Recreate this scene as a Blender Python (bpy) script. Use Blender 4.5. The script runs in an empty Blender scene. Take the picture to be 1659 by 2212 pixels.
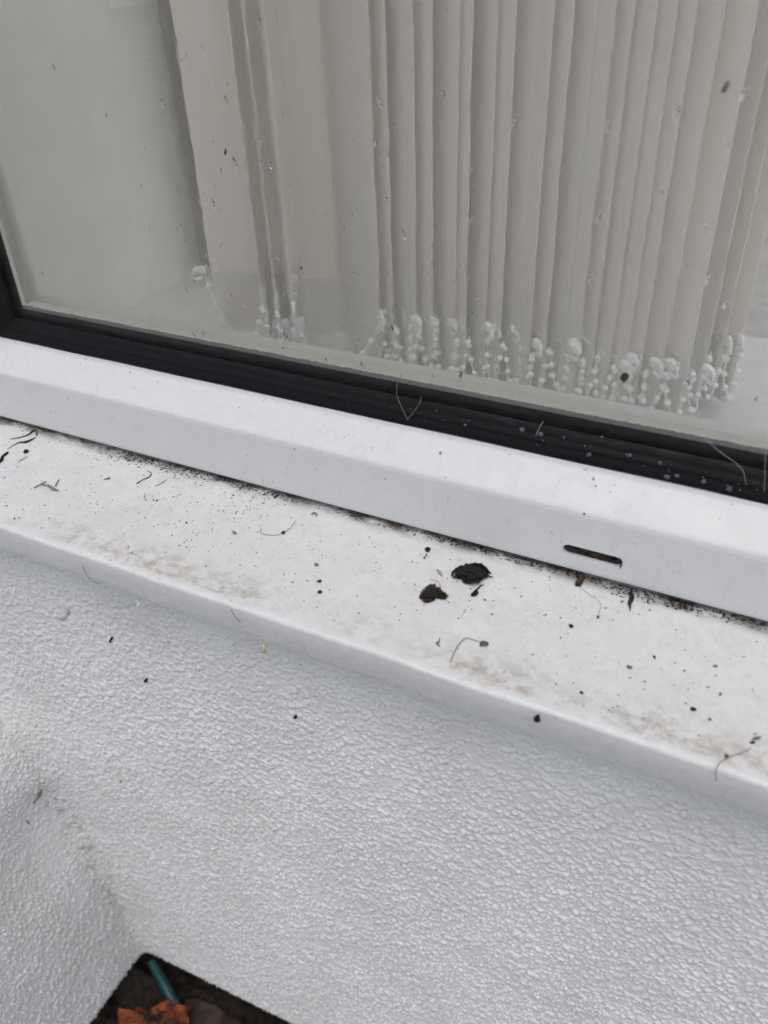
import bpy, bmesh, math, random
import numpy as np
from mathutils import Vector, Matrix, noise as mnoise

random.seed(7)
rng = np.random.default_rng(11)
sc = bpy.context.scene
COL = sc.collection

# ------------------------------------------------------------------ camera
# rows: the place's X (along the window), Y (into the house), Z (up), each in
# camera axes (right, down, forward)
RC = np.array([[0.89344572, 0.23620691, -0.38204847],
               [0.44797356, -0.53065649, 0.71952997],
               [-0.03277855, -0.81400859, -0.57992723]])
CAM = np.array([0.06335218, -0.33966953, 0.27982581])
FPX, CX, CY = 1820.0, 829.5, 1106.0
cam = bpy.data.cameras.new('camera')
cam.sensor_fit = 'VERTICAL'
cam.sensor_height = 36.0
cam.lens = FPX / 2212.0 * 36.0
cam.clip_start = 0.01
cam.clip_end = 500.0
camo = bpy.data.objects.new('camera', cam)
COL.objects.link(camo)
r_, u_, b_ = RC[:, 0], -RC[:, 1], -RC[:, 2]
camo.matrix_world = Matrix(((r_[0], u_[0], b_[0], CAM[0]), (r_[1], u_[1], b_[1], CAM[1]),
                            (r_[2], u_[2], b_[2], CAM[2]), (0, 0, 0, 1)))
cam.dof.use_dof = True
cam.dof.focus_distance = 0.50
cam.dof.aperture_fstop = 8.0
sc.camera = camo

# ------------------------------------------------------------------ sky, sun, exposure
SUN_EL, SUN_AZ = math.radians(72), math.radians(162)   # azimuth: compass angle the light comes from (0 = +Y, clockwise)
w = bpy.data.worlds.new('World')
sc.world = w
w.use_nodes = True
wn, wl = w.node_tree.nodes, w.node_tree.links
for n in list(wn):
    wn.remove(n)
sky = wn.new('ShaderNodeTexSky')
sky.sky_type = 'NISHITA'
sky.sun_disc = False
sky.sun_elevation = SUN_EL
sky.sun_rotation = SUN_AZ
sky.air_density = 1.0
sky.dust_density = 3.0
sky.ozone_density = 1.0
hs = wn.new('ShaderNodeHueSaturation')
hs.inputs['Saturation'].default_value = 0.42
bg = wn.new('ShaderNodeBackground')
bg.inputs['Strength'].default_value = 0.138
wo = wn.new('ShaderNodeOutputWorld')
wl.new(sky.outputs[0], hs.inputs['Color'])
wl.new(hs.outputs[0], bg.inputs['Color'])
wl.new(bg.outputs[0], wo.inputs['Surface'])
sd = bpy.data.lights.new('sun', 'SUN')
sd.energy = 0.5
sd.angle = math.radians(45)
sd.color = (1.0, 0.99, 0.975)
so = bpy.data.objects.new('sun', sd)
COL.objects.link(so)
dirv = Vector((math.sin(SUN_AZ) * math.cos(SUN_EL), math.cos(SUN_AZ) * math.cos(SUN_EL), math.sin(SUN_EL)))
so.rotation_euler = dirv.to_track_quat('Z', 'Y').to_euler()
sc.view_settings.view_transform = 'Standard'
sc.view_settings.look = 'None'
sc.view_settings.gamma = 1.0
sc.view_settings.use_curve_mapping = False
sc.view_settings.exposure = 0.52
sc.render.engine = 'CYCLES'
sc.cycles.max_bounces = 12
sc.cycles.diffuse_bounces = 6
sc.cycles.transmission_bounces = 10
sc.cycles.transparent_max_bounces = 12
sc.cycles.use_denoising = True
sc.cycles.denoising_prefilter = 'FAST'
sc.cycles.caustics_refractive = True
sc.cycles.caustics_reflective = False


# ------------------------------------------------------------------ helpers
def ray(u, v):
    d = RC @ np.array([u - CX, v - CY, FPX])
    return d / np.linalg.norm(d)


def hit(u, v, x=None, y=None, z=None):
    """the place where a sight line through a photo point meets a real plane"""
    d = ray(u, v)
    t = (x - CAM[0]) / d[0] if x is not None else (y - CAM[1]) / d[1] if y is not None else (z - CAM[2]) / d[2]
    return Vector(CAM + d * t)


SILL_A, SILL_B = 0.0620, -0.0030          # sill top: Z = SILL_A * Y + SILL_B


def sill_z(y):
    return SILL_A * y + SILL_B


def on_sill(u, v, lift=0.0):
    d = ray(u, v)
    t = (SILL_A * CAM[1] + SILL_B - CAM[2]) / (d[2] - SILL_A * d[1])
    p = Vector(CAM + d * t)
    p.z += lift
    return p


def tag(o, label=None, cat=None, group=None, kind=None):
    if label: o['label'] = label
    if cat: o['category'] = cat
    if group: o['group'] = group
    if kind: o['kind'] = kind
    return o


def empty(name, loc=(0, 0, 0)):
    o = bpy.data.objects.new(name, None)
    o.empty_display_size = 0.01
    o.location = loc
    COL.objects.link(o)
    return o


def mobj(name, mesh, mat=None, parent=None, smooth=None):
    if mat is not None and not mesh.materials:
        mesh.materials.append(mat)
    o = bpy.data.objects.new(name, mesh)
    COL.objects.link(o)
    if parent is not None:
        o.parent = parent
        o.matrix_parent_inverse = Matrix.Translation(-parent.location) if parent.type == 'EMPTY' and parent.parent is None else Matrix.Identity(4)
    if smooth is not None:
        mesh.polygons.foreach_set('use_smooth', [True] * len(mesh.polygons))
        if smooth < 179:
            mesh.set_sharp_from_angle(angle=math.radians(smooth))
    return o


def from_bm(bm, name='m'):
    bmesh.ops.recalc_face_normals(bm, faces=bm.faces)
    me = bpy.data.meshes.new(name)
    bm.to_mesh(me)
    bm.free()
    return me


def pyd(vs, fs, name='m'):
    me = bpy.data.meshes.new(name)
    me.from_pydata([tuple(v) for v in vs], [], fs)
    me.update()
    return me


def grid_mesh(P, name='grid'):
    """P: (n, m, 3) array of points -> quad mesh"""
    n, m = P.shape[:2]
    idx = np.arange(n * m).reshape(n, m)
    q = np.stack([idx[:-1, :-1], idx[1:, :-1], idx[1:, 1:], idx[:-1, 1:]], -1).reshape(-1, 4)
    me = bpy.data.meshes.new(name)
    me.vertices.add(n * m)
    me.vertices.foreach_set('co', P.reshape(-1).astype(np.float32))
    me.loops.add(q.size)
    me.loops.foreach_set('vertex_index', q.reshape(-1).astype(np.int32))
    me.polygons.add(len(q))
    me.polygons.foreach_set('loop_start', np.arange(0, q.size, 4, dtype=np.int32))
    me.polygons.foreach_set('loop_total', np.full(len(q), 4, dtype=np.int32))
    me.polygons.foreach_set('use_smooth', np.ones(len(q), dtype=bool))
    me.update(calc_edges=True)
    me.validate()
    return me


def field(n, m, lam0, lam1, stretch=1.0):
    """band-limited random field on an n x m grid, wavelengths lam0..lam1 in samples, unit variance"""
    a = rng.standard_normal((n, m))
    F = np.fft.fft2(a)
    fy = np.fft.fftfreq(n)[:, None]
    fx = np.fft.fftfreq(m)[None, :] * stretch
    k = np.sqrt(fx * fx + fy * fy) + 1e-9
    lo, hi = 1.0 / lam1, 1.0 / lam0
    W = np.exp(-(k / hi) ** 2) * (1 - np.exp(-(k / lo) ** 2))
    h = np.real(np.fft.ifft2(F * W))
    return (h - h.mean()) / h.std()


def box(bm, x0, x1, y0, y1, z0, z1):
    vs = [bm.verts.new(p) for p in ((x0, y0, z0), (x1, y0, z0), (x1, y1, z0), (x0, y1, z0),
                                    (x0, y0, z1), (x1, y0, z1), (x1, y1, z1), (x0, y1, z1))]
    for f in ((0, 3, 2, 1), (4, 5, 6, 7), (0, 1, 5, 4), (1, 2, 6, 5), (2, 3, 7, 6), (3, 0, 4, 7)):
        bm.faces.new([vs[i] for i in f])
    return vs


def box_mesh(*a, bevel=0):
    bm = bmesh.new()
    box(bm, *a)
    if bevel:
        bmesh.ops.bevel(bm, geom=bm.edges[:], offset=bevel, segments=2, profile=0.6, affect='EDGES')
    return from_bm(bm)


def tube_geo(vs, fs, pts, radii, sides=6):
    """append a tapered tube along pts to the lists vs, fs"""
    pts = [Vector(p) for p in pts]
    n0 = len(vs)
    up = Vector((0.13, 0.31, 0.94))
    for i, p in enumerate(pts):
        d = (pts[min(i + 1, len(pts) - 1)] - pts[max(i - 1, 0)]).normalized()
        a = d.cross(up)
        if a.length < 1e-4:
            a = d.cross(Vector((1, 0, 0)))
        a.normalize()
        b = d.cross(a)
        r = radii[i] if hasattr(radii, '__len__') else radii
        for k in range(sides):
            t = 2 * math.pi * k / sides
            vs.append(p + (a * math.cos(t) + b * math.sin(t)) * r)
    for i in range(len(pts) - 1):
        for k in range(sides):
            k2 = (k + 1) % sides
            fs.append((n0 + i * sides + k, n0 + i * sides + k2, n0 + (i + 1) * sides + k2, n0 + (i + 1) * sides + k))
    fs.append(tuple(n0 + k for k in range(sides))[::-1])
    fs.append(tuple(n0 + (len(pts) - 1) * sides + k for k in range(sides)))


def smooth_pts(ctrl, n=8):
    """Catmull-Rom through the control points"""
    c = [Vector(p) for p in ctrl]
    c = [c[0] * 2 - c[1]] + c + [c[-1] * 2 - c[-2]]
    out = []
    for i in range(1, len(c) - 2):
        for k in range(n):
            t = k / n
            out.append(0.5 * ((2 * c[i]) + (c[i + 1] - c[i - 1]) * t + (2 * c[i - 1] - 5 * c[i] + 4 * c[i + 1] - c[i + 2]) * t * t
                              + (3 * c[i] - c[i - 1] - 3 * c[i + 1] + c[i + 2]) * t ** 3))
    out.append(c[-2])
    return out


def tube_mesh(ctrl, radii, sides=6, n=6):
    pts = smooth_pts(ctrl, n) if n > 1 else ctrl
    if hasattr(radii, '__len__'):
        rr = np.interp(np.linspace(0, 1, len(pts)), np.linspace(0, 1, len(radii)), radii)
    else:
        rr = radii
    vs, fs = [], []
    tube_geo(vs, fs, pts, rr, sides)
    return pyd(vs, fs)


def lump_mesh(size, seed=0, rough=0.35, freq=1.6, sub=2, flat=None):
    """an irregular crumb: a displaced icosphere of the given half sizes"""
    bm = bmesh.new()
    bmesh.ops.create_icosphere(bm, subdivisions=sub, radius=1.0)
    off = Vector((seed * 3.17, seed * 1.91, seed * 7.3))
    for v in bm.verts:
        d = 1.0 + rough * mnoise.fractal(v.co * freq + off, 0.7, 2.1, 3)
        p = v.co * d
        v.co = Vector((p.x * size[0], p.y * size[1], p.z * size[2]))
        if flat is not None and v.co.z < -flat:
            v.co.z = -flat
    return from_bm(bm)


# ------------------------------------------------------------------ materials
class NT:
    def __init__(self, name):
        self.m = bpy.data.materials.new(name)
        self.m.use_nodes = True
        self.t = self.m.node_tree
        self.t.nodes.clear()
        self.out = self.t.nodes.new('ShaderNodeOutputMaterial')
        self._co = None

    def n(self, typ, **kw):
        nd = self.t.nodes.new(typ)
        for k, v in kw.items():
            if k in nd.inputs:
                nd.inputs[k].default_value = v
            else:
                setattr(nd, k, v)
        return nd

    def l(self, a, b):
        self.t.links.new(a, b)
        return b

    @property
    def co(self):
        if self._co is None:
            self._co = self.n('ShaderNodeNewGeometry').outputs['Position']
        return self._co

    def mapped(self, scale, rot=(0, 0, 0), loc=(0, 0, 0)):
        mp = self.n('ShaderNodeMapping')
        mp.inputs['Scale'].default_value = scale
        mp.inputs['Rotation'].default_value = rot
        mp.inputs['Location'].default_value = loc
        self.l(self.co, mp.inputs['Vector'])
        return mp.outputs[0]

    def noise(self, scale, detail=4, rough=0.55, vec=None, dist=0.0):
        nd = self.n('ShaderNodeTexNoise')
        nd.inputs['Scale'].default_value = scale
        nd.inputs['Detail'].default_value = detail
        nd.inputs['Roughness'].default_value = rough
        nd.inputs['Distortion'].default_value = dist
        self.l(vec if vec is not None else self.co, nd.inputs['Vector'])
        return nd.outputs['Fac']

    def voro(self, scale, vec=None, rnd=1.0):
        nd = self.n('ShaderNodeTexVoronoi')
        nd.inputs['Scale'].default_value = scale
        nd.inputs['Randomness'].default_value = rnd
        self.l(vec if vec is not None else self.co, nd.inputs['Vector'])
        return nd.outputs['Distance']

    def ramp(self, fac, a, b, lo=0.0, hi=1.0):
        nd = self.n('ShaderNodeMapRange')
        nd.interpolation_type = 'SMOOTHSTEP'
        nd.inputs['From Min'].default_value = a
        nd.inputs['From Max'].default_value = b
        nd.inputs['To Min'].default_value = lo
        nd.inputs['To Max'].default_value = hi
        self.l(fac, nd.inputs['Value'])
        return nd.outputs[0]

    def math(self, op, a, b=None):
        nd = self.n('ShaderNodeMath', operation=op)
        for i, s in enumerate((a, b)):
            if s is None: continue
            if isinstance(s, (int, float)): nd.inputs[i].default_value = s
            else: self.l(s, nd.inputs[i])
        return nd.outputs[0]

    def mix(self, fac, a, b):
        nd = self.n('ShaderNodeMix', data_type='RGBA')
        for i, s in ((0, fac), (6, a), (7, b)):
            if isinstance(s, (int, float)): nd.inputs[i].default_value = s
            elif isinstance(s, tuple): nd.inputs[i].default_value = (*s, 1) if len(s) == 3 else s
            else: self.l(s, nd.inputs[i])
        return nd.outputs[2]

    def bump(self, h, dist=0.001, strength=1.0, normal=None):
        nd = self.n('ShaderNodeBump')
        nd.inputs['Distance'].default_value = dist
        nd.inputs['Strength'].default_value = strength
        self.l(h, nd.inputs['Height'])
        if normal is not None: self.l(normal, nd.inputs['Normal'])
        return nd.outputs[0]

    def pbr(self, color, rough=0.5, normal=None, spec=0.5, metal=0.0, **kw):
        p = self.n('ShaderNodeBsdfPrincipled')
        for k, s in (('Base Color', color), ('Roughness', rough), ('Normal', normal), ('Specular IOR Level', spec), ('Metallic', metal)):
            if s is None: continue
            if isinstance(s, (int, float)): p.inputs[k].default_value = s
            elif isinstance(s, tuple): p.inputs[k].default_value = (*s, 1)
            else: self.l(s, p.inputs[k])
        for k, v in kw.items():
            p.inputs[k].default_value = v
        self.l(p.outputs[0], self.out.inputs['Surface'])
        return p


def xyz(nt):
    s = nt.n('ShaderNodeSeparateXYZ')
    nt.l(nt.co, s.inputs[0])
    return s.outputs


def plain(name, color, rough=0.6, var=0.25, scale=400, bump=0.0, spec=0.4, dark=0.55):
    nt = NT(name)
    f = nt.noise(scale, 4, 0.6)
    c = nt.mix(nt.ramp(f, 0.35, 0.65), tuple(c * (1 - var) for c in color), tuple(min(1, c * (1 + var)) for c in color))
    nrm = nt.bump(nt.noise(scale * 2, 4, 0.6), bump) if bump else None
    nt.pbr(c, rough, nrm, spec)
    return nt.m


def mat_pvc(name, white, sill=False):
    """weathered white plastic: faint mottling, specks of dirt, grime along the front rim of a sill"""
    nt = NT(name)
    x, y, z = xyz(nt)
    c = white
    # broad, faint water marks
    wm = nt.ramp(nt.noise(45, 5, 0.62, dist=0.6), 0.46, 0.72)
    c = nt.mix(nt.math('MULTIPLY', wm, 0.30 if sill else 0.17), c, (0.48, 0.505, 0.46))
    # dull mottling all over
    mo = nt.ramp(nt.noise(150, 6, 0.7, vec=nt.mapped((1, 1, 1), loc=(7, 3, 1))), 0.42, 0.70)
    c = nt.mix(nt.math('MULTIPLY', mo, 0.30 if sill else 0.12), c, (0.44, 0.415, 0.38))
    # fine grey film in patches
    ff = nt.math('MULTIPLY', nt.ramp(nt.noise(320, 5, 0.7), 0.5, 0.72), nt.ramp(nt.noise(60, 3, 0.5, vec=nt.mapped((1, 1, 1), loc=(3, 1, 2))), 0.42, 0.62))
    c = nt.mix(nt.math('MULTIPLY', ff, 0.40 if sill else 0.20), c, (0.40, 0.36, 0.31))
    # ring-like drip marks
    v = nt.voro(70 if sill else 55, vec=nt.mapped((1, 1, 1), loc=(0.3, 0.7, 0.1)))
    ring = nt.math('MULTIPLY', nt.ramp(v, 0.14, 0.19), nt.ramp(v, 0.20, 0.27, 1, 0))
    ring = nt.math('MULTIPLY', ring, nt.ramp(nt.noise(38, 2, 0.5, vec=nt.mapped((1, 1, 1), loc=(9, 1, 5))), 0.5, 0.66))
    c = nt.mix(nt.math('MULTIPLY', ring, 0.20), c, (0.42, 0.38, 0.33))
    if sill:
        # rim grime: a band just behind the nose, broken up
        band = nt.math('MULTIPLY', nt.ramp(y, -0.0850, -0.0815), nt.ramp(y, -0.079, -0.058, 1, 0))
        br = nt.ramp(nt.noise(150, 7, 0.72, vec=nt.mapped((0.75, 1, 1)), dist=0.2), 0.40, 0.66)
        br2 = nt.ramp(nt.noise(9, 2, 0.5, vec=nt.mapped((1, 0.2, 0.2), loc=(1.7, 0, 0))), 0.36, 0.60)
        g = nt.math('MULTIPLY', nt.math('MULTIPLY', band, br), br2)
        c = nt.mix(nt.math('MULTIPLY', g, 0.8), c, (0.30, 0.255, 0.20))
        # black flecks in the grime
        fl = nt.math('MULTIPLY', nt.ramp(nt.noise(1500, 3, 0.6), 0.66, 0.70), nt.math('MULTIPLY', band, br2))
        c = nt.mix(nt.math('MULTIPLY', fl, 0.75), c, (0.05, 0.04, 0.03))
        # soil stain where the frame stands on the sill
        st = nt.math('MULTIPLY', nt.ramp(y, -0.0075, 0.0015), nt.ramp(nt.noise(70, 6, 0.72, vec=nt.mapped((0.5, 1, 1))), 0.34, 0.60))
        c = nt.mix(nt.math('MULTIPLY', st, 0.9), c, (0.07, 0.05, 0.038))
    # dried water runs down the upright face
    run = nt.ramp(nt.noise(170, 5, 0.65, vec=nt.mapped((1, 0.3, 0.10), rot=(0, 0.08, 0))), 0.55, 0.78)
    c = nt.mix(nt.math('MULTIPLY', run, 0.05 if sill else 0.22), c, (0.42, 0.40, 0.37))
    # specks
    for sc_, th, lo, k, sd in ((210, 0.085, 0.42, 0.75, 0.0), (430, 0.10, 0.44, 0.6, 4.0), (900, 0.12, 0.5, 0.5, 8.0)):
        vv = nt.voro(sc_, vec=nt.mapped((1, 1, 1), loc=(sd, sd * 0.7, sd * 1.3)))
        sel = nt.ramp(nt.noise(sc_ * 0.55, 2, 0.6, vec=nt.mapped((1, 1, 1), loc=(sd + 2, 1, sd))), 0.60 if sill else 0.62, 0.64 if sill else 0.66)
        m = nt.math('MULTIPLY', nt.ramp(vv, th, th + 0.06, 1, 0), sel)
        c = nt.mix(nt.math('MULTIPLY', m, k), c, (0.11, 0.09, 0.07))
    b = nt.bump(nt.noise(160, 5, 0.6), 0.00025, 0.5)
    b = nt.bump(nt.noise(1400, 3, 0.6), 0.00004, 0.5, b)
    rg = nt.ramp(nt.noise(30, 4, 0.6), 0.3, 0.7, 0.34, 0.6)
    nt.pbr(c, rg, b, 0.45)
    return nt.m


M = {}
M['frame'] = mat_pvc('frame_plastic', (0.58, 0.58, 0.578))
M['sill'] = mat_pvc('sill_plastic', (0.58, 0.58, 0.578), sill=True)


def mat_render():
    nt = NT('roughcast_paint')
    c = nt.mix(nt.ramp(nt.noise(14, 4, 0.6), 0.35, 0.7), (0.69, 0.69, 0.685), (0.64, 0.635, 0.62))
    st = nt.math('MULTIPLY', nt.ramp(nt.noise(30, 5, 0.65, dist=0.5), 0.60, 0.78), 0.30)
    c = nt.mix(st, c, (0.47, 0.43, 0.37))
    sp = nt.math('MULTIPLY', nt.ramp(nt.voro(170), 0.07, 0.12, 1, 0), nt.ramp(nt.noise(90, 2, 0.6), 0.62, 0.66))
    c = nt.mix(nt.math('MULTIPLY', sp, 0.6), c, (0.16, 0.13, 0.10))
    # worn, dirty arris down the inner corner
    vc = nt.n('ShaderNodeAttribute', attribute_name='corner_dirt')
    dm = nt.math('MULTIPLY', vc.outputs['Fac'], nt.ramp(nt.noise(150, 5, 0.7), 0.46, 0.66))
    c = nt.mix(nt.math('MULTIPLY', dm, 0.85), c, (0.30, 0.26, 0.21))
    b = nt.bump(nt.noise(1100, 4, 0.65), 0.0005, 0.8)
    nt.pbr(c, 0.9, b, 0.15)
    return nt.m


M['render'] = mat_render()


def mat_rubber():
    nt = NT('black_rubber')
    dust = nt.ramp(nt.noise(220, 5, 0.7, vec=nt.mapped((0.3, 1, 1))), 0.52, 0.75)
    c = nt.mix(nt.math('MULTIPLY', dust, 0.5), (0.0035, 0.0035, 0.0045), (0.014, 0.014, 0.017))
    sp = nt.math('MULTIPLY', nt.ramp(nt.voro(500), 0.06, 0.11, 1, 0), nt.ramp(nt.noise(240, 2, 0.6), 0.66, 0.69))
    c = nt.mix(sp, c, (0.32, 0.32, 0.33))
    b = nt.bump(nt.noise(500, 4, 0.6, vec=nt.mapped((0.2, 1, 1))), 0.0003, 0.5)
    nt.pbr(c, nt.ramp(nt.noise(120, 3), 0.3, 0.7, 0.40, 0.65), b, 0.16)
    return nt.m


M['rubber'] = mat_rubber()
M['sealant'] = plain('black_sealant', (0.012, 0.012, 0.013), 0.5, 0.3, 300)


def mat_spacer():
    nt = NT('spacer_metal')
    x, y, z = xyz(nt)
    rag = nt.math('ADD', z, nt.math('MULTIPLY', nt.math('SUBTRACT', nt.noise(260, 5, 0.7), 0.5), 0.0022))
    c = nt.mix(nt.noise(120, 4), (0.40, 0.395, 0.355), (0.47, 0.46, 0.42))
    c = nt.mix(nt.ramp(rag, 0.0752, 0.0757, 1, 0), c, nt.mix(nt.noise(700, 4), (0.10, 0.10, 0.10), (0.22, 0.22, 0.215)))
    nt.pbr(c, 0.55, None, 0.4)
    return nt.m


M['spacer'] = mat_spacer()


def mat_pane_outer():
    """glass wet with run-off: clear dielectric, its face rippled by the water film"""
    nt = NT('wet_glass')
    g = nt.n('ShaderNodeBsdfGlass')
    g.inputs['Roughness'].default_value = 0.0
    g.inputs['IOR'].default_value = 1.15
    g.inputs['Color'].default_value = (0.995, 0.995, 0.99, 1)
    h1 = nt.noise(60, 3, 0.6, vec=nt.mapped((1.0, 1.0, 0.35)), dist=0.5)
    b = nt.bump(h1, 0.00032, 1.0)
    patch = nt.ramp(nt.noise(12, 3, 0.6, vec=nt.mapped((1, 1, 0.5), loc=(4.2, 0, 1.0))), 0.42, 0.60)
    h2 = nt.math('MULTIPLY', nt.noise(240, 4, 0.65, vec=nt.mapped((1.0, 1.0, 0.5)), dist=0.8), patch)
    b = nt.bump(h2, 0.00016, 1.0, b)
    # small standing droplets, thicker towards the foot of the pane
    x, y, z = xyz(nt)
    v = nt.voro(330, vec=nt.mapped((1.1, 1, 0.75)))
    low = nt.ramp(z, 0.09, 0.22, 0.9, 0.5)
    sel = nt.ramp(nt.math('MULTIPLY', nt.noise(75, 3, 0.6, vec=nt.mapped((1, 1, 0.6), loc=(1, 2, 3))), low), 0.40, 0.50)
    dr = nt.math('MULTIPLY', nt.ramp(v, 0.04, 0.34, 1, 0), sel)
    b = nt.bump(dr, 0.00012, 1.0, b)
    nt.l(b, g.inputs['Normal'])
    nt.l(g.outputs[0], nt.out.inputs['Surface'])
    return nt.m


def mat_clear(name, ior=1.45, color=(0.985, 0.99, 0.985)):
    nt = NT(name)
    g = nt.n('ShaderNodeBsdfGlass')
    g.inputs['Roughness'].default_value = 0.0
    g.inputs['IOR'].default_value = ior
    g.inputs['Color'].default_value = (*color, 1)
    nt.l(g.outputs[0], nt.out.inputs['Surface'])
    return nt.m


def mat_mist():
    """the inner pane, fogged by condensation inside the failed double glazing"""
    nt = NT('misted_glass')
    tr = nt.n('ShaderNodeBsdfTransparent')
    tr.inputs['Color'].default_value = (0.99, 0.99, 0.985, 1)
    df = nt.n('ShaderNodeBsdfDiffuse')
    df.inputs['Color'].default_value = (0.90, 0.885, 0.85, 1)
    tl = nt.n('ShaderNodeBsdfTranslucent')
    tl.inputs['Color'].default_value = (0.90, 0.885, 0.85, 1)
    md = nt.n('ShaderNodeMixShader')
    md.inputs[0].default_value = 0.42
    nt.l(df.outputs[0], md.inputs[1])
    nt.l(tl.outputs[0], md.inputs[2])
    mx = nt.n('ShaderNodeMixShader')
    x, y, z = xyz(nt)
    f = nt.ramp(nt.noise(7, 3, 0.55, vec=nt.mapped((1, 1, 0.6))), 0.3, 0.7, 0.16, 0.205)
    smear = nt.ramp(nt.noise(38, 5, 0.6, vec=nt.mapped((1, 1, 0.16), rot=(0, 0.22, 0)), dist=0.6), 0.52, 0.74)
    f = nt.math('ADD', f, nt.math('MULTIPLY', smear, 0.06))
    nt.l(f, mx.inputs[0])
    nt.l(tr.outputs[0], mx.inputs[1])
    nt.l(md.outputs[0], mx.inputs[2])
    nt.l(mx.outputs[0], nt.out.inputs['Surface'])
    return nt.m


M['pane'] = mat_pane_outer()
M['glass_edge'] = mat_clear('clear_glass', 1.15, (0.995, 0.995, 0.99))
M['mist'] = mat_mist()
M['water'] = mat_clear('water', 1.33, (0.99, 0.995, 1.0))


def mat_fabric():
    nt = NT('blind_fabric')
    weave = nt.noise(900, 2, 0.5, vec=nt.mapped((1, 1, 0.15)))
    c = nt.mix(weave, (0.90, 0.885, 0.855), (0.945, 0.935, 0.91))
    df = nt.n('ShaderNodeBsdfDiffuse')
    nt.l(c, df.inputs['Color'])
    tl = nt.n('ShaderNodeBsdfTranslucent')
    tl.inputs['Color'].default_value = (0.90, 0.84, 0.77, 1)
    mx = nt.n('ShaderNodeMixShader')
    mx.inputs[0].default_value = 0.50
    nt.l(df.outputs[0], mx.inputs[1])
    nt.l(tl.outputs[0], mx.inputs[2])
    nt.l(mx.outputs[0], nt.out.inputs['Surface'])
    return nt.m


M['fabric'] = mat_fabric()
M['weight'] = plain('weight_fabric', (0.68, 0.665, 0.625), 0.6, 0.05, 200)
M['white_plastic'] = plain('white_plastic', (0.93, 0.94, 0.93), 0.3, 0.03, 200)
M['plaster'] = plain('painted_plaster', (0.86, 0.845, 0.77), 0.8, 0.04, 25)
M['board'] = plain('white_board', (0.62, 0.62, 0.595), 0.4, 0.04, 40)
M['room'] = plain('room_paint', (0.80, 0.785, 0.75), 0.85, 0.06, 6)
def mat_roof():
    nt = NT('roof_sheet')
    tr = nt.n('ShaderNodeBsdfTransparent')
    tl = nt.n('ShaderNodeBsdfTranslucent')
    tl.inputs['Color'].default_value = (0.8, 0.8, 0.78, 1)
    mx = nt.n('ShaderNodeMixShader')
    mx.inputs[0].default_value = 0.06
    nt.l(tr.outputs[0], mx.inputs[1]); nt.l(tl.outputs[0], mx.inputs[2])
    nt.l(mx.outputs[0], nt.out.inputs['Surface'])
    return nt.m


M['roof'] = mat_roof()
M['carpet'] = plain('floor_tile', (0.68, 0.65, 0.61), 0.95, 0.2, 120)
M['paper'] = plain('paper', (0.95, 0.95, 0.95), 0.7, 0.02, 100)
M['soil'] = plain('soil', (0.016, 0.011, 0.008), 0.85, 0.6, 160, 0.002, 0.25)
M['paving'] = plain('paving', (0.24, 0.235, 0.225), 0.85, 0.2, 14, 0.001)
M['black_bit'] = plain('black_husk', (0.007, 0.006, 0.006), 0.6, 0.7, 700, 0.0010, 0.3)
M['brown_bit'] = plain('brown_crumb', (0.045, 0.028, 0.018), 0.8, 0.6, 800, 0.0004, 0.3)
M['dirt'] = plain('black_dirt', (0.020, 0.015, 0.012), 0.85, 0.7, 900, 0.0003, 0.25)
M['grey_dark'] = plain('grey_grit', (0.045, 0.038, 0.031), 0.85, 0.7, 700, 0.0002, 0.25)
M['grey_bit'] = plain('grey_crumb', (0.14, 0.125, 0.105), 0.8, 0.5, 900, 0.0002, 0.3)
M['straw'] = plain('dry_stalk', (0.20, 0.165, 0.12), 0.7, 0.4, 900, 0.0, 0.3)
M['tan'] = plain('tan_husk', (0.46, 0.40, 0.32), 0.6, 0.2, 900, 0.0, 0.35)
M['pale'] = plain('pale_husk', (0.55, 0.53, 0.50), 0.45, 0.15, 900, 0.0, 0.4)
M['web'] = plain('web_thread', (0.55, 0.53, 0.50), 0.6, 0.1, 500)
M['teal'] = plain('teal_plastic', (0.003, 0.036, 0.038), 0.45, 0.35, 220, 0.0002, 0.4)


def mat_brick():
    nt = NT('broken_brick')
    f = nt.noise(70, 5, 0.7)
    c = nt.mix(nt.ramp(f, 0.40, 0.62), (0.12, 0.030, 0.012), (0.26, 0.062, 0.022))
    d = nt.ramp(nt.noise(60, 5, 0.7, vec=nt.mapped((1, 1, 1), loc=(5, 2, 1))), 0.44, 0.56)
    c = nt.mix(d, c, (0.02, 0.014, 0.01))
    nt.pbr(c, 0.9, nt.bump(nt.noise(300, 5, 0.7), 0.0015), 0.2)
    return nt.m


M['brick'] = mat_brick()


def mat_wing():
    nt = NT('wing_membrane')
    p = nt.pbr((0.10, 0.07, 0.045), 0.35, None, 0.5)
    p.inputs['Alpha'].default_value = 0.75
    return nt.m


M['wing'] = mat_wing()

# ------------------------------------------------------------------ ground
GZ = -0.640
tag(mobj('ground', pyd([(-60, -60, GZ - 0.03), (60, -60, GZ - 0.03), (60, 60, GZ - 0.03), (-60, 60, GZ - 0.03)], [(0, 1, 2, 3)]), M['paving']), kind='structure')
n, m = 150, 190
gx, gy = np.meshgrid(np.linspace(-0.60, 0.35, m), np.linspace(-0.50, 0.03, n))
hz = field(n, m, 4, 14) * 0.004 + field(n, m, 14, 60) * 0.008
P = np.stack([gx, gy, GZ + hz], -1)
P[0, :, 2] = P[-1, :, 2] = GZ - 0.035
P[:, 0, 2] = P[:, -1, 2] = GZ - 0.035
tag(mobj('soil_bed', grid_mesh(P), M['soil']), kind='structure')

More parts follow.
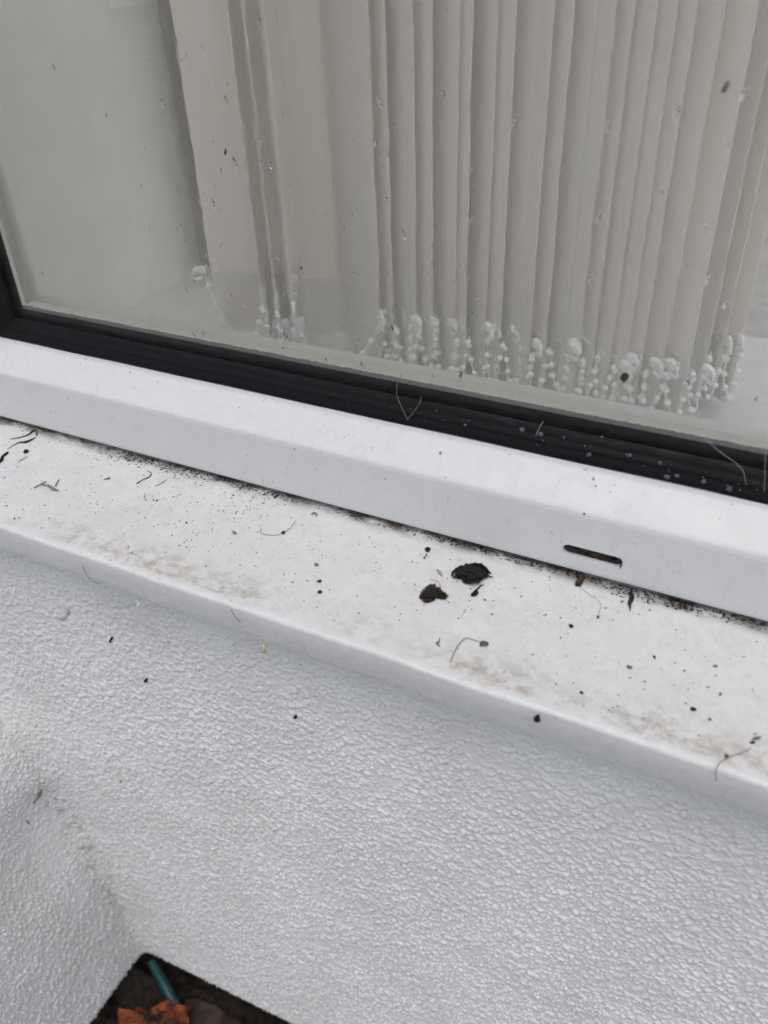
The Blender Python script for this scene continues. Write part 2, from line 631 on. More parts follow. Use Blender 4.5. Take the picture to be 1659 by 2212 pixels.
# ------------------------------------------------------------------ roughcast wall (front face turning into the return at the left)
WALL_Y, WALL_FOOT, WALL_TOP = -0.060, -0.598, -0.020
STEP = 0.00070
s0, s1 = -0.27, 0.62
ns, nz = int((s1 - s0) / STEP), int((WALL_TOP - WALL_FOOT) / STEP)
ss = np.linspace(s0, s1, ns)
zz = np.linspace(WALL_FOOT, WALL_TOP, nz)
XL = np.interp(zz, [-0.60, -0.45, -0.36, -0.30, -0.25, -0.20, -0.12, 0.0], [-0.391, -0.400, -0.411, -0.420, -0.438, -0.462, -0.495, -0.53])
k = np.exp(-np.linspace(-3, 3, 81) ** 2); k /= k.sum()
XL = np.convolve(np.pad(XL, 40, mode='edge'), k, mode='valid')
S = s0 + (ss[None, :] - s0) / (s1 - s0) * (0.215 - XL[:, None] - s0)
Z = np.repeat(zz[:, None], ns, axis=1)
RF = np.interp(zz, [-0.6, -0.42, -0.3, 0.0], [0.006, 0.016, 0.030, 0.040])
spl = lambda a, r: 0.5 * (a + np.sqrt(a * a + r * r))
r2 = RF[:, None]
X = XL[:, None] + spl(S, r2)
Y = WALL_Y - spl(-S, r2)
dxs = 0.5 * (1 + S / np.sqrt(S * S + r2 * r2)); dys = 0.5 * (1 - S / np.sqrt(S * S + r2 * r2))
ln = np.sqrt(dxs ** 2 + dys ** 2)
nx_, ny_ = dys / ln, -dxs / ln               # outward: +X on the return, -Y on the front
b1 = field(nz, ns, 3.6, 8.5, 0.85)
b2 = field(nz, ns, 2.6, 4.5)
b3 = field(nz, ns, 10, 26)
b4 = field(nz, ns, 60, 220)
# thrown grains: overlapping rounded pebbles of mixed size
grain = np.zeros((nz, ns))
NG = 105000
gi, gj = rng.integers(4, nz - 5, NG), rng.integers(4, ns - 5, NG)
gr = (0.0008 + 0.0011 * rng.random(NG) ** 2.0) / STEP
ge, ga, gh = rng.uniform(0.75, 1.0, NG), rng.uniform(0, math.pi, NG), rng.uniform(0.15, 1.15, NG)
W = 3
oy, ox = np.mgrid[-W:W + 1, -W:W + 1].astype(float)
order = np.argsort(gr)
fi, fj = rng.random(NG) - 0.5, rng.random(NG) - 0.5
for a_ in order:
    i_, j_ = gi[a_], gj[a_]
    ca_, sa_ = math.cos(ga[a_]), math.sin(ga[a_])
    x_, y_ = ox - fj[a_], oy - fi[a_]
    d2 = ((x_ * ca_ + y_ * sa_) ** 2 + ((y_ * ca_ - x_ * sa_) / ge[a_]) ** 2) / gr[a_] ** 2
    h_ = np.maximum(0, 1 - d2) ** 0.45 * gh[a_] * (0.0006 + 0.45 * gr[a_] * STEP)
    v_ = grain[i_ - W:i_ + W + 1, j_ - W:j_ + W + 1]
    np.maximum(v_, h_, out=v_)
for _ in range(700):                          # a few larger splashes
    i_, j_ = rng.integers(8, nz - 9), rng.integers(8, ns - 9)
    q_ = rng.uniform(3.2, 6.0)
    yy_, xx_ = np.mgrid[-7:8, -7:8].astype(float)
    an_ = rng.uniform(0, math.pi); el_ = rng.uniform(0.5, 0.9)
    d2 = ((xx_ * math.cos(an_) + yy_ * math.sin(an_)) ** 2 + ((yy_ * math.cos(an_) - xx_ * math.sin(an_)) / el_) ** 2) / q_ ** 2
    h_ = np.maximum(0, 1 - d2) ** 0.3 * rng.uniform(0.0009, 0.0016)
    v_ = grain[i_ - 7:i_ + 8, j_ - 7:j_ + 8]
    np.maximum(v_, h_, out=v_)
lump = np.clip(b1 + 0.35, 0, 1.7) ** 0.8
calm = 0.72 + 0.28 / (1.0 + np.exp(-(b4 * 1.4 + 0.8)))
hollow = np.exp(-(((S + 0.035) / 0.045) ** 2 + ((Z + 0.355) / 0.050) ** 2))
ledge = np.exp(-(((S + 0.01) / 0.05) ** 2 + ((Z + 0.262) / 0.028) ** 2))
amp = calm * (1 - 0.45 * hollow)
H = (1.15 * grain + 0.00016 * lump + 0.00010 * b2) * amp + 0.00012 * b4 - 0.008 * hollow + 0.004 * ledge
rag = np.clip((Z - WALL_FOOT) / 0.006, 0, 1)
P = np.stack([X + nx_ * H, Y + ny_ * H, Z + (1 - rag) * np.tile(field(1, ns, 5, 16)[0] * 0.0011, (nz, 1)) + 0.10 * np.clip(S, 0, 0.5) * (WALL_TOP - Z) / (WALL_TOP - WALL_FOOT)], -1)
wall = mobj('roughcast_wall', grid_mesh(P), M['render'])
dirt = np.exp(-((S + 0.006) / 0.016) ** 2) * np.interp(Z, [-0.55, -0.44, -0.30, -0.24], [0.3, 1.0, 0.55, 0.25])
at = wall.data.attributes.new('corner_dirt', 'FLOAT', 'POINT')
at.data.foreach_set('value', dirt.reshape(-1).astype(np.float32))
tag(wall, 'white painted roughcast wall under the sill, turning an inside corner at left', 'wall')
# thickness behind the face, and the plain run to the right beyond the frame
bmw = bmesh.new()
box(bmw, 0.214, 1.10, WALL_Y - 0.0004, 0.05, WALL_FOOT, WALL_TOP)
box(bmw, -0.60, 0.2139, WALL_Y + 0.014, 0.05, WALL_FOOT + 0.08, WALL_TOP - 0.002)
mobj('wall_core', from_bm(bmw), M['render'], wall)

# ------------------------------------------------------------------ window sill
XA, XB = -0.52, 0.95
prof = [(0.050, sill_z(0.050)), (0.0, sill_z(0.0))]
prof += [(y, sill_z(y)) for y in np.linspace(-0.004, -0.0815, 34)]
c0 = (-0.0853, sill_z(-0.0815) - 0.0027)
prof += [(-0.0835, sill_z(-0.0835) - 0.0001)] + [(c0[0] - 0.0026 * math.sin(a), c0[1] + 0.0025 * math.cos(a)) for a in np.linspace(0.25, 1.50, 6)]
yf = -0.0880
prof += [(yf + 0.0004, -0.0170), (yf + 0.0010, -0.0220), (yf + 0.0015, -0.0262), (yf + 0.0027, -0.0266), (yf + 0.0027, -0.0272), (yf + 0.0018, -0.0275), (yf + 0.0022, -0.0290), (yf + 0.0048, -0.0292),
         (yf + 0.0052, -0.0274), (yf + 0.0054, -0.0160), (-0.0700, -0.0125), (0.050, -0.0040)]
prof = np.array(prof)
nxs = 420
xs = np.linspace(XA, XB, nxs)
P = np.zeros((len(prof), nxs, 3))
P[:, :, 0] = xs[None, :]
P[:, :, 1] = prof[:, 0:1]
P[:, :, 2] = prof[:, 1:2]
wav = field(len(prof), nxs, 8, 30) * 0.00016
wav[37 + 8:, :] *= 0.2
wav[:2, :] = 0
P[:, :, 2] += wav
P[36:52, :, 1] += (field(1, nxs, 20, 90)[0] * 0.00025)[None, :]
# a patched, bulging spot near the left end of the rim
dx, dy = P[:, :, 0] + 0.268, P[:, :, 1] + 0.066
P[:42, :, 2] += (0.0012 * np.exp(-((dx / 0.007) ** 2 + (dy / 0.012) ** 2)) - 0.0009 * np.exp(-(((dx - 0.020) / 0.016) ** 2 + ((dy + 0.006) / 0.010) ** 2)))[:42]
me = grid_mesh(P)
sill = mobj('window_sill', me, M['sill'], None, 50)
tag(sill, 'weathered white plastic window sill strewn with dirt and dead bits', 'window sill')

# ------------------------------------------------------------------ window
GX, GZ0 = -0.3975, 0.0725        # visible corner of the glass
win = empty('window', (-0.40, 0.0, 0.0))
tag(win, 'white plastic double glazed window with black rubber gasket and misted wet glass', 'window')


def sweep_L(name, prof, mat, parent, xr=0.95, zt=1.62, smooth=40, nx=120):
    """a profile of (y, z) run along the bottom rail and, mitred, up the left jamb"""
    vs, fs = [], []
    pr = list(prof)
    k = len(pr)
    xsn = np.linspace(0, 1, nx)
    for t in xsn:
        for (y, z) in pr:
            xc = GX + (z - GZ0)
            vs.append((xc + (xr - xc) * t, y, z))
    for i in range(nx - 1):
        for j in range(k - 1):
            a = i * k + j
            fs.append((a, a + k, a + k + 1, a + 1))
    base = len(vs)
    for (y, z) in pr:
        vs.append((GX + (z - GZ0), y, zt))
    for j in range(k - 1):
        fs.append((j, j + 1, base + j + 1, base + j))
    me = pyd(vs, fs)
    return mobj(name, me, mat, parent, smooth)


# frame: lower lip, flat front (pierced by the drain slot), rounded crease, sloping bead
ZL, ZU = 0.0030, 0.0345
low = [(0.055, 0.0004), (0.004, 0.0004), (0.0012, 0.0005), (0.0004, 0.0011), (0.0, ZL)]
upr = [(0.0, ZU), (0.0002, 0.0362), (0.0010, 0.0376), (0.0024, 0.0389), (0.0060, 0.0421), (0.0110, 0.0466), (0.0158, 0.0508), (0.0168, 0.0520),
       (0.0172, 0.0533), (0.0190, 0.0538), (0.0200, 0.0500)]
frame = sweep_L('frame', low, M['frame'], win, nx=2)
sweep_L('glazing_bead', upr, M['frame'], win, nx=2)
# front flat with the slot
bm = bmesh.new()
xl = GX + (ZL - GZ0); xu = GX + (ZU - GZ0)
outer = [bm.verts.new(p) for p in ((xl, 0, ZL), (0.95, 0, ZL), (0.95, 0, ZU), (xu, 0, ZU))]
SX, SZ, SL, SR = 0.0, 0.01300, 0.0118, 0.0032
slot = []
for a in np.linspace(math.pi / 2, 3 * math.pi / 2, 9):
    slot.append((SX - SL + SR * math.cos(a), SZ + SR * math.sin(a)))
for a in np.linspace(-math.pi / 2, math.pi / 2, 9):
    slot.append((SX + SL + SR * math.cos(a), SZ + SR * math.sin(a)))
inner = [bm.verts.new((x, 0, z)) for x, z in slot]
eds = [bm.edges.new((L[i], L[(i + 1) % len(L)])) for L in (outer, inner) for i in range(len(L))]
bmesh.ops.triangle_fill(bm, use_beauty=True, edges=eds, normal=(0, -1, 0))
back = [bm.verts.new((x, 0.0024, z)) for x, z in slot]
for i in range(len(slot)):
    j = (i + 1) % len(slot)
    bm.faces.new((inner[i], inner[j], back[j], back[i]))
me = from_bm(bm)
mobj('front_face', me, M['frame'], win)
# left jamb front flat
vs = [(xl, 0, ZL), (xu, 0, ZU), (xu, 0, 1.62), (xl, 0, 1.62)]
mobj('jamb_face', pyd(vs, [(0, 1, 2, 3)]), M['frame'], win)
# drain chamber behind the slot
bm = bmesh.new()
box(bm, -0.035, 0.035, 0.0030, 0.020, 0.0045, 0.028)
ch = mobj('drain_chamber', from_bm(bm), M['frame'], win)
ch.data.polygons.foreach_set('use_smooth', [False] * len(ch.data.polygons))
bm = bmesh.new(); bm.from_mesh(ch.data)
bmesh.ops.delete(bm, geom=[f for f in bm.faces if f.calc_center_median().y < 0.0031], context='FACES')
bm.to_mesh(ch.data); bm.free()
# gasket, ribbed
gk = [(0.0195, 0.0515), (0.0184, 0.0535), (0.0175, 0.0543), (0.0174, 0.0556), (0.0180, 0.0574), (0.0188, 0.0590), (0.0191, 0.0597), (0.0190, 0.0603), (0.0195, 0.0614),
      (0.0204, 0.0626), (0.0211, 0.0634), (0.0213, 0.0640), (0.0217, 0.0650), (0.0224, 0.0660), (0.0231, 0.0668), (0.0238, 0.0676), (0.0238, 0.0600)]
gas = sweep_L('gasket', gk, M['rubber'], win, nx=260)
co = np.zeros(len(gas.data.vertices) * 3); gas.data.vertices.foreach_get('co', co); co = co.reshape(-1, 3)
fz = field(1, 260, 14, 60)[0] * 0.00022
co[:260 * len(gk)].reshape(260, len(gk), 3)[:, 1:-2, 2] += fz[:, None]
gas.data.vertices.foreach_set('co', co.reshape(-1))
# glass edge seal and spacer bar between the panes
sweep_L('edge_seal', [(0.0287, 0.0500), (0.0287, 0.0729)], M['sealant'], win, nx=2)
sweep_L('spacer_bar', [(0.0290, 0.0722), (0.0290, 0.0753), (0.0294, 0.0761), (0.0350, 0.0766), (0.0350, 0.0600)], M['spacer'], win, nx=2, smooth=30)
# outer pane: front face carries the water film
PX0, PX1, PZ0, PZ1 = GX - 0.022, 0.93, 0.0505, 1.62
vs = [(PX0, 0.0240, PZ0), (PX1, 0.0240, PZ0), (PX1, 0.0240, PZ1), (PX0, 0.0240, PZ1), (PX0, 0.0280, PZ0), (PX1, 0.0280, PZ0), (PX1, 0.0280, PZ1), (PX0, 0.0280, PZ1)]
me = pyd(vs, [(0, 1, 2, 3), (5, 4, 7, 6), (4, 5, 1, 0), (3, 2, 6, 7), (4, 0, 3, 7), (1, 5, 6, 2)])
me.materials.append(M['pane']); me.materials.append(M['glass_edge'])
for i, p in enumerate(me.polygons): p.material_index = 0 if i == 0 else 1
mobj('outer_pane', me, None, win)
# inner pane, misted
mobj('inner_pane', box_mesh(PX0, PX1, 0.0352, 0.0386, PZ0, PZ1), M['mist'], win)
# rest of the frame: inner body, head and far jamb (beyond the view)
bm = bmesh.new()
box(bm, -0.52, 0.99, 0.0475, 0.0690, 0.0, 0.0640)
box(bm, -0.52, GX - 0.030, 0.0475, 0.0690, 0.0641, 1.69)
box(bm, -0.52, 0.99, 0.0, 0.0690, 1.60, 1.69)
box(bm, 0.92, 0.99, 0.0002, 0.0470, 0.0, 1.5999)
mobj('inner_frame', from_bm(bm), M['frame'], win)

# ------------------------------------------------------------------ room behind the glass
BZ = 0.010
RX = -0.450


def struct(name, me, mat):
    return tag(mobj(name, me, mat), kind='structure')


struct('left_reveal', box_mesh(-0.62, RX, 0.0692, 0.290, -0.10, 1.69), M['plaster'])
struct('right_reveal', box_mesh(0.96, 1.10, 0.0692, 0.290, -0.10, 1.69), M['plaster'])
struct('room_wall_under_window', box_mesh(-2.0, 2.4, 0.0692, 0.288, -1.0, BZ - 0.031), M['room'])
struct('sunroom_back_wall', box_mesh(-2.0, 2.4, 3.3, 3.4, -1.0, 1.70), M['room'])
struct('sunroom_left_wall', box_mesh(-2.1, -2.0, 0.10, 3.4, -1.0, 0.0), M['room'])
struct('sunroom_right_wall', box_mesh(2.4, 2.5, 0.10, 3.4, -1.0, 0.0), M['room'])
struct('sunroom_roof', box_mesh(-2.1, 2.5, -0.05, 3.4, 1.70, 1.71), M['roof'])
struct('sunroom_floor', box_mesh(-2.1, 2.5, 0.29, 3.4, -1.05, -1.0), M['carpet'])
tag(mobj('window_board', box_mesh(RX, 0.96, 0.0693, 0.315, BZ - 0.030, BZ, bevel=0.004), M['board'], None, 40),
    'pale painted window board inside, under the hanging slats', 'window board')
pa, pb = hit(245, 20, x=RX + 0.001), hit(345, 4, x=RX + 0.001)
tag(mobj('paper_sheet', box_mesh(RX + 0.0003, RX + 0.0010, pa.y, pb.y, 0.5 * (pa.z + pb.z), 0.5 * (pa.z + pb.z) + 0.12), M['paper']), 'white paper sheet on the inner reveal at the top left corner', 'paper')

# added dark pleated sheet, standing in for the shade at the reveal's end
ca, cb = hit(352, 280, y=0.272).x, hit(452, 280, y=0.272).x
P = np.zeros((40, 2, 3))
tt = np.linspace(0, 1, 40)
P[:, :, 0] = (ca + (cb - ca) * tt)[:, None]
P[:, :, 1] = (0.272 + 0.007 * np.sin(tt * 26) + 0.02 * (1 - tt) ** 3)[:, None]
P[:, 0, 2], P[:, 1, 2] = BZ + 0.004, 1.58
shd = mobj('shade_sheet', grid_mesh(P), plain('shade_sheet_cloth', (0.20, 0.185, 0.165), 0.95, 0.15, 300))
sm = shd.modifiers.new('thickness', 'SOLIDIFY'); sm.thickness = 0.0012
tag(shd, 'dark taupe sheet added as the shade behind the leftmost pale slat', 'shade_sheet')

# ------------------------------------------------------------------ vertical blind
blind = empty('vertical_blind', (0.1, 0.17, BZ))
tag(blind, 'cream vertical blind with bunched slats and white bead chains behind the glass', 'blind')
SW, SBOT, STOP, POCK = 0.089, BZ + 0.007, 1.56, 0.043


def slat_mesh(curl, th=0.0007, wav=0.0):
    """local: x from the near edge (0) to the far edge (SW), y thickness, z up; a gentle cylindrical curl"""
    nu, hs_ = 9, [0.0, POCK, POCK + 0.03, 0.15, 0.3, 0.5, STOP - SBOT]
    vs, fs = [], []
    for side in (-1, 1):
        for h in hs_:
            for i in range(nu):
                t = i / (nu - 1)
                y = curl * (1 - (2 * t - 1) ** 2) + wav * math.sin(h * 9 + 2 * t) * t + side * th * 0.5
                vs.append((t * SW, y, h))
    n1 = len(hs_) * nu
    for j in range(len(hs_) - 1):
        for i in range(nu - 1):
            a = j * nu + i
            fs.append((a, a + 1, a + nu + 1, a + nu))
            fs.append((n1 + a + 1, n1 + a, n1 + a + nu, n1 + a + nu + 1))
    for j in range(len(hs_) - 1):
        for i in (0, nu - 1):
            a, b = j * nu + i, (j + 1) * nu + i
            fs.append((a, b, n1 + b, n1 + a) if i == 0 else (b, a, n1 + a, n1 + b))
    for i in range(nu - 1):
        for j in (0, len(hs_) - 1):
            a, b = j * nu + i, j * nu + i + 1
            fs.append((a, n1 + a, n1 + b, b))
    return pyd(vs, fs)


def weight_mesh(curl):
    """flat weight in its pocket: a plate a little thicker than the cloth, lower corners cut off"""
    bm = bmesh.new()
    outl = [(0.0012, POCK), (0.0012, 0.006), (0.006, 0.0), (SW - 0.006, 0.0), (SW - 0.0012, 0.006), (SW - 0.0012, POCK)]
    a = [bm.verts.new((x, -0.0017 + curl * 0.6 * (1 - (2 * x / SW - 1) ** 2), z)) for x, z in outl]
    b = [bm.verts.new((x, 0.0017 + curl * 0.6 * (1 - (2 * x / SW - 1) ** 2), z)) for x, z in outl]
    bm.faces.new(a); bm.faces.new(b[::-1])
    for i in range(6):
        j = (i + 1) % 6
        bm.faces.new((a[j], a[i], b[i], b[j]))
    return from_bm(bm)


def clip_mesh():
    """moulded corner hook of the weight, where the bead chain snaps in"""
    bm = bmesh.new()
    box(bm, -0.0012, 0.0062, -0.0017, 0.0017, POCK - 0.0026, POCK + 0.0036)
    bmesh.ops.bevel(bm, geom=bm.edges[:], offset=0.0012, segments=2, profile=0.6, affect='EDGES')
    vs_, fs_ = [], []
    arc = [(-0.0012 - 0.0042 * math.sin(t), 0, POCK - 0.0016 + 0.0036 * math.cos(t)) for t in np.linspace(0.0, 3.6, 10)]
    tube_geo(vs_, fs_, arc, 0.00125, 7)
    bv = [bm.verts.new(v) for v in vs_]
    for f_ in fs_:
        bm.faces.new([bv[i_] for i_ in f_])
    for v in bm.verts:
        v.co += Vector((0.0007 * math.sin(v.co.z * 900), 0.0006 * math.sin(v.co.x * 700), 0.0007 * math.sin(v.co.x * 500 + 1)))
    return from_bm(bm)


bm = bmesh.new(); bmesh.ops.create_icosphere(bm, subdivisions=2, radius=0.0020)
BEAD = from_bm(bm, 'bead')
BEAD.polygons.foreach_set('use_smooth', [True] * len(BEAD.polygons)); BEAD.materials.append(M['white_plastic'])
CLIP = clip_mesh(); CLIP.materials.append(M['white_plastic'])
CLIP.polygons.foreach_set('use_smooth', [True] * len(CLIP.polygons))
clips = []


def add_slat(xn, yn, ang, curl=0.004, wav=0.0, zoff=0.0):
    """near edge at (xn, yn); ang: direction in plan from the near edge to the far edge, degrees from +X"""
    me = slat_mesh(curl, wav=wav)
    o = mobj('slat', me, M['fabric'], blind, 60)
    R = Matrix.Translation((xn, yn, SBOT + zoff)) @ Matrix.Rotation(math.radians(ang), 4, 'Z')
    o.matrix_parent_inverse = Matrix.Identity(4)
    o.matrix_local = Matrix.Translation(-blind.location) @ R
    wt = bpy.data.objects.new('bottom_weight', weight_mesh(curl)); COL.objects.link(wt)
    wt.data.materials.append(M['weight']); wt.parent = o
    for far in (0, 1):
        c = bpy.data.objects.new('chain_clip', CLIP); COL.objects.link(c)
        c.parent = o
        c.matrix_local = (Matrix.Translation((SW, 0, 0)) @ Matrix.Rotation(math.pi, 4, 'Z')) if far else Matrix.Rotation(random.uniform(-0.4, 0.4), 4, 'Y') @ Matrix.Translation((random.uniform(-.001, .001), 0, random.uniform(-.001, .002)))
        if not far:
            clips.append(R @ Vector((-0.0045, 0, POCK - 0.004)))
    return o


# the bunched stack: near edges at the right, receding to the left
NY = 0.138
topu = [800, 832, 866, 898, 941, 996, 1026, 1075, 1118, 1161, 1203, 1243, 1290, 1336, 1373, 1423, 1470, 1511, 1569, 1639]
for i, u in enumerate(topu):
    q = hit(u, 0, y=NY)
    ang = 180 - (41 - 0.35 * i) + random.uniform(-4, 4)
    add_slat(q.x, NY + random.uniform(-0.004, 0.004), ang, random.uniform(0.001, 0.0028), random.uniform(-0.001, 0.001), random.uniform(-0.002, 0.003))
n_stack = len(topu)
# beyond the stack, turned the other way and in shade
for i, (dxr, ang) in enumerate(((0.006, 124), (0.014, 122), (0.023, 126))):
    add_slat(hit(1639, 0, y=NY).x + dxr, NY + 0.036 + 0.004 * i, ang, 0.002)
# left group
for u, y, ang in ((553, 0.130, 112), (577, 0.133, 116), (602, 0.136, 108)):
    pass
lefts = []
for u, v, g in ((582, 758, 122), (612, 768, 124), (646, 776, 126)):
    q = hit(u, v, z=SBOT)
    lefts.append((q.x, q.y, g, 0.0022))
lclips0 = len(clips)
a = hit(475, 700, z=SBOT)
add_slat(a.x, a.y, 40, -0.005)
for x, y, g, c in lefts:
    add_slat(x, y, g, c)
a = hit(648, 733, z=SBOT)
add_slat(a.x, a.y + 0.01, 38, 0.003)
# headrail (above the view)
bm = bmesh.new(); box(bm, RX + 0.01, 0.95, 0.150, 0.190, 1.561, 1.595)
mobj('headrail', from_bm(bm), M['white_plastic'], blind)


def add_chain(a, b, drop, nb):
    """a bead chain hanging between two clips"""
    pts = []
    sway = Vector((random.uniform(-.003, .003), random.uniform(-.006, .002), 0))
    for i in range(25):
        t = i / 24
        s_ = 1 - abs(2 * t - 1) ** 2.6
        jit = Vector((math.sin(t * 17 + a.x * 900) * 0.0010, math.cos(t * 13 + a.x * 700) * 0.0010, 0))
        pts.append(a.lerp(b, t) + sway * s_ + jit * s_ - Vector((0, 0, drop * s_)))
    vs, fs = [], []
    tube_geo(vs, fs, pts, 0.00050, 5)
    ch = mobj('bead_chain', pyd(vs, fs), M['white_plastic'], blind)
    L = [0.0]
    for i in range(24): L.append(L[-1] + (pts[i + 1] - pts[i]).length)
    for j in range(nb):
        t = (j + 0.6) / nb * L[-1]
        i = max(k for k in range(25) if L[k] <= t)
        q = pts[i].lerp(pts[min(i + 1, 24)], (t - L[i]) / max(1e-6, L[min(i + 1, 24)] - L[i])) if i < 24 else pts[-1]
        bo = bpy.data.objects.new('bead', BEAD); COL.objects.link(bo)
        bo.parent = ch
        bo.matrix_local = Matrix.Translation(q)
    return ch


for i in range(n_stack - 1):
    a, b = clips[i], clips[i + 1]
    gap = (b - a).length
    add_chain(a, b, random.uniform(0.026, 0.038), max(6, int((gap + 0.066) / 0.0092)))
for i in range(n_stack, n_stack + 2):
    add_chain(clips[i], clips[i + 1], 0.03, 7)
add_chain(clips[n_stack - 1], clips[n_stack], 0.034, 7)
A = lclips0
add_chain(clips[A], clips[A + 1], 0.036, 9)
add_chain(clips[A + 1], clips[A + 2], 0.034, 7)
add_chain(clips[A + 2], clips[A + 3], 0.034, 7)
add_chain(clips[A + 3], clips[A + 4], 0.030, 6)
add_chain(clips[A + 3], clips[0], 0.032, 9)

# ------------------------------------------------------------------ in the corner below: a teal tube and a broken brick
q0, q1 = hit(326, 2078, z=GZ + 0.05), hit(384, 2182, z=GZ + 0.035)
t = empty('garden_tube', (q1.x, q1.y, GZ))
tag(t, 'dark teal plastic tube lying in the soil at the wall corner', 'tube')
mobj('tube', tube_mesh([q0, q0.lerp(q1, .5) + Vector((0.001, 0, 0.002)), q1], [0.0040, 0.0052, 0.0054], 14), M['teal'], t, 40)
d = (q1 - q0).normalized()
mobj('collar', tube_mesh([q1 - d * 0.012, q1 - d * 0.004], [0.0060, 0.0060], 14, 1), M['teal'], t, 40)
q = hit(352, 2206, z=GZ + 0.02)
bm = bmesh.new(); bmesh.ops.create_cube(bm, size=1.0)
bmesh.ops.subdivide_edges(bm, edges=bm.edges[:], cuts=14, use_grid_fill=True)
for v in bm.verts:
    c = v.co.copy(); rr = max(abs(c.x), abs(c.y), abs(c.z))
    v.co = c * (1 - 0.12 * (c.length / rr / 0.9 - 0.6))
    v.co = Vector((v.co.x * 0.072, v.co.y * 0.058, v.co.z * 0.050))
    v.co += v.co.normalized() * 0.011 * mnoise.fractal(c * 2.6 + Vector((2, 5, 1)), 0.8, 2.1, 5)
me = from_bm(bm)
bk = mobj('brick_fragment', me, M['brick'], None, 45)
bk.location = (q.x + 0.004, q.y - 0.018, GZ + 0.018); bk.rotation_euler = (0.2, 0.1, 0.6)
tag(bk, 'broken orange brick fragment half buried in dark soil', 'brick')
q = hit(470, 2190, z=GZ + 0.01)
me = lump_mesh((0.055, 0.040, 0.016), 5, 0.35, 2.2, 3)
st = mobj('brown_stone', me, plain('brown_stone', (0.045, 0.028, 0.022), 0.8, 0.4, 90, 0.001), None, 60)
st.location = (q.x + 0.01, q.y - 0.03, GZ + 0.004)
tag(st, 'dull brown stone lying in the soil beside the brick fragment', 'stone')

# ------------------------------------------------------------------ grit on the sill (uncountable)
def crumbs(name, pts, mat, kind='stuff', smin=0.00015, smax=0.0006, pw=2.5, flat=0.7):
    """many tiny irregular crumbs in one mesh; pts: list of Vector on the surface"""
    tet = [Vector(v).normalized() for v in ((1, 1, 1), (-1, -1, 1), (-1, 1, -1), (1, -1, -1), (0.2, 0.1, 1.2), (-0.9, 0.3, 0.1))]
    vs, fs = [], []
    for p in pts:
        r = smin + (smax - smin) * random.random() ** pw
        e = Matrix.Rotation(random.uniform(0, 6.28), 3, 'Z') @ Matrix.Rotation(random.uniform(-1, 1), 3, 'X')
        n0 = len(vs)
        st_ = random.uniform(0.7, 1.8)
        rz = Matrix.Rotation(random.uniform(0, 6.28), 3, 'Z')
        for c in ((1, 0, 0), (0.3, 0.9, 0), (-0.8, 0.6, 0), (-0.9, -0.5, 0), (0.2, -0.95, 0), (0.1, 0.05, 0.9), (-0.1, 0, -0.5)):
            v = Vector(c) * random.uniform(0.7, 1.3)
            v = rz @ Vector((v.x * st_, v.y / st_, v.z * flat))
            vs.append(p + v * r)
        for k_ in range(5):
            k2 = (k_ + 1) % 5
            fs.append((n0 + k_, n0 + k2, n0 + 5)); fs.append((n0 + k2, n0 + k_, n0 + 6))
    return mobj(name, pyd(vs, fs), mat)


pts = []
def along_frame(u0, u1, n_, y0, y1, pw=2.0):
    """crumbs on the sill close to the foot of the frame, between two photo columns"""
    for _ in range(n_):
        u = random.uniform(u0, u1)
        x = hit(u, 903 + 0.267 * u, y=0).x
        y = y0 + (y1 - y0) * random.random() ** pw
        pts.append(Vector((x, y, sill_z(y) + 0.0001)))
along_frame(225, 420, 330, 0.0028, -0.009)
along_frame(262, 330, 330, 0.0028, -0.0050, 1.0)
along_frame(330, 600, 480, 0.0030, -0.0035, 1.4)
along_frame(420, 600, 160, 0.0010, -0.0100, 2.5)
along_frame(560, 960, 300, 0.0030, -0.0022, 1.5)
along_frame(940, 1060, 240, 0.0030, -0.0015, 1.3)
along_frame(1060, 1300, 320, 0.0030, -0.0020, 1.5)
along_frame(1280, 1659, 560, 0.0030, -0.0030, 1.4)
along_frame(1330, 1420, 160, 0.0030, -0.0055, 1.5)
along_frame(1440, 1500, 260, 0.0030, -0.0035, 1.2)
along_frame(0, 230, 90, 0.0028, -0.004)
tag(crumbs('soil_crumbs', pts, M['dirt'], smin=0.00012, smax=0.0008, pw=3.4), 'line of black soil crumbs along the foot of the frame', 'soil crumbs', kind='stuff')
pts = []
for _ in range(1700):                      # scatter everywhere on the sill top
    x, y = random.uniform(-0.42, 0.22), -0.004 - 0.076 * random.random()
    pts.append(Vector((x, y, sill_z(y) + 0.0001)))
for _ in range(700):                      # denser spatter at the left
    u, v = random.gauss(470, 130), random.gauss(1095, 45)
    q = on_sill(u, v)
    if -0.080 < q.y < -0.003: pts.append(q)
for cu, cv, n_, s_ in ((210, 985, 40, 25), (130, 960, 40, 40), (1010, 1270, 25, 40), (940, 1310, 25, 25), (1330, 1290, 60, 60), (690, 1250, 16, 14), (770, 1395, 30, 20), (1180, 1500, 60, 50), (1360, 1600, 40, 50)):
    for _ in range(n_):
        q = on_sill(random.gauss(cu, s_), random.gauss(cv, s_ * .7))
        if -0.080 < q.y < -0.002: pts.append(q)
tag(crumbs('sill_grit', pts, M['grey_dark'], smin=0.00008, smax=0.00062, pw=3.6), 'fine dark grit scattered over the white sill', 'grit', kind='stuff')
pts = []
for _ in range(260):
    x, z = random.uniform(-0.42, 0.15), random.uniform(0.004, 0.034)
    pts.append(Vector((x, -0.0001, z)))
for _ in range(200):
    x, t_ = random.uniform(-0.42, 0.15), random.random()
    pts.append(Vector((x, 0.0024 + 0.0134 * t_, 0.0390 + 0.0119 * t_)))
tag(crumbs('frame_grit', pts, M['grey_bit'], smin=0.00008, smax=0.00045, pw=3), 'tiny grey specks stuck on the white window frame', 'grit', kind='stuff')
pts = []
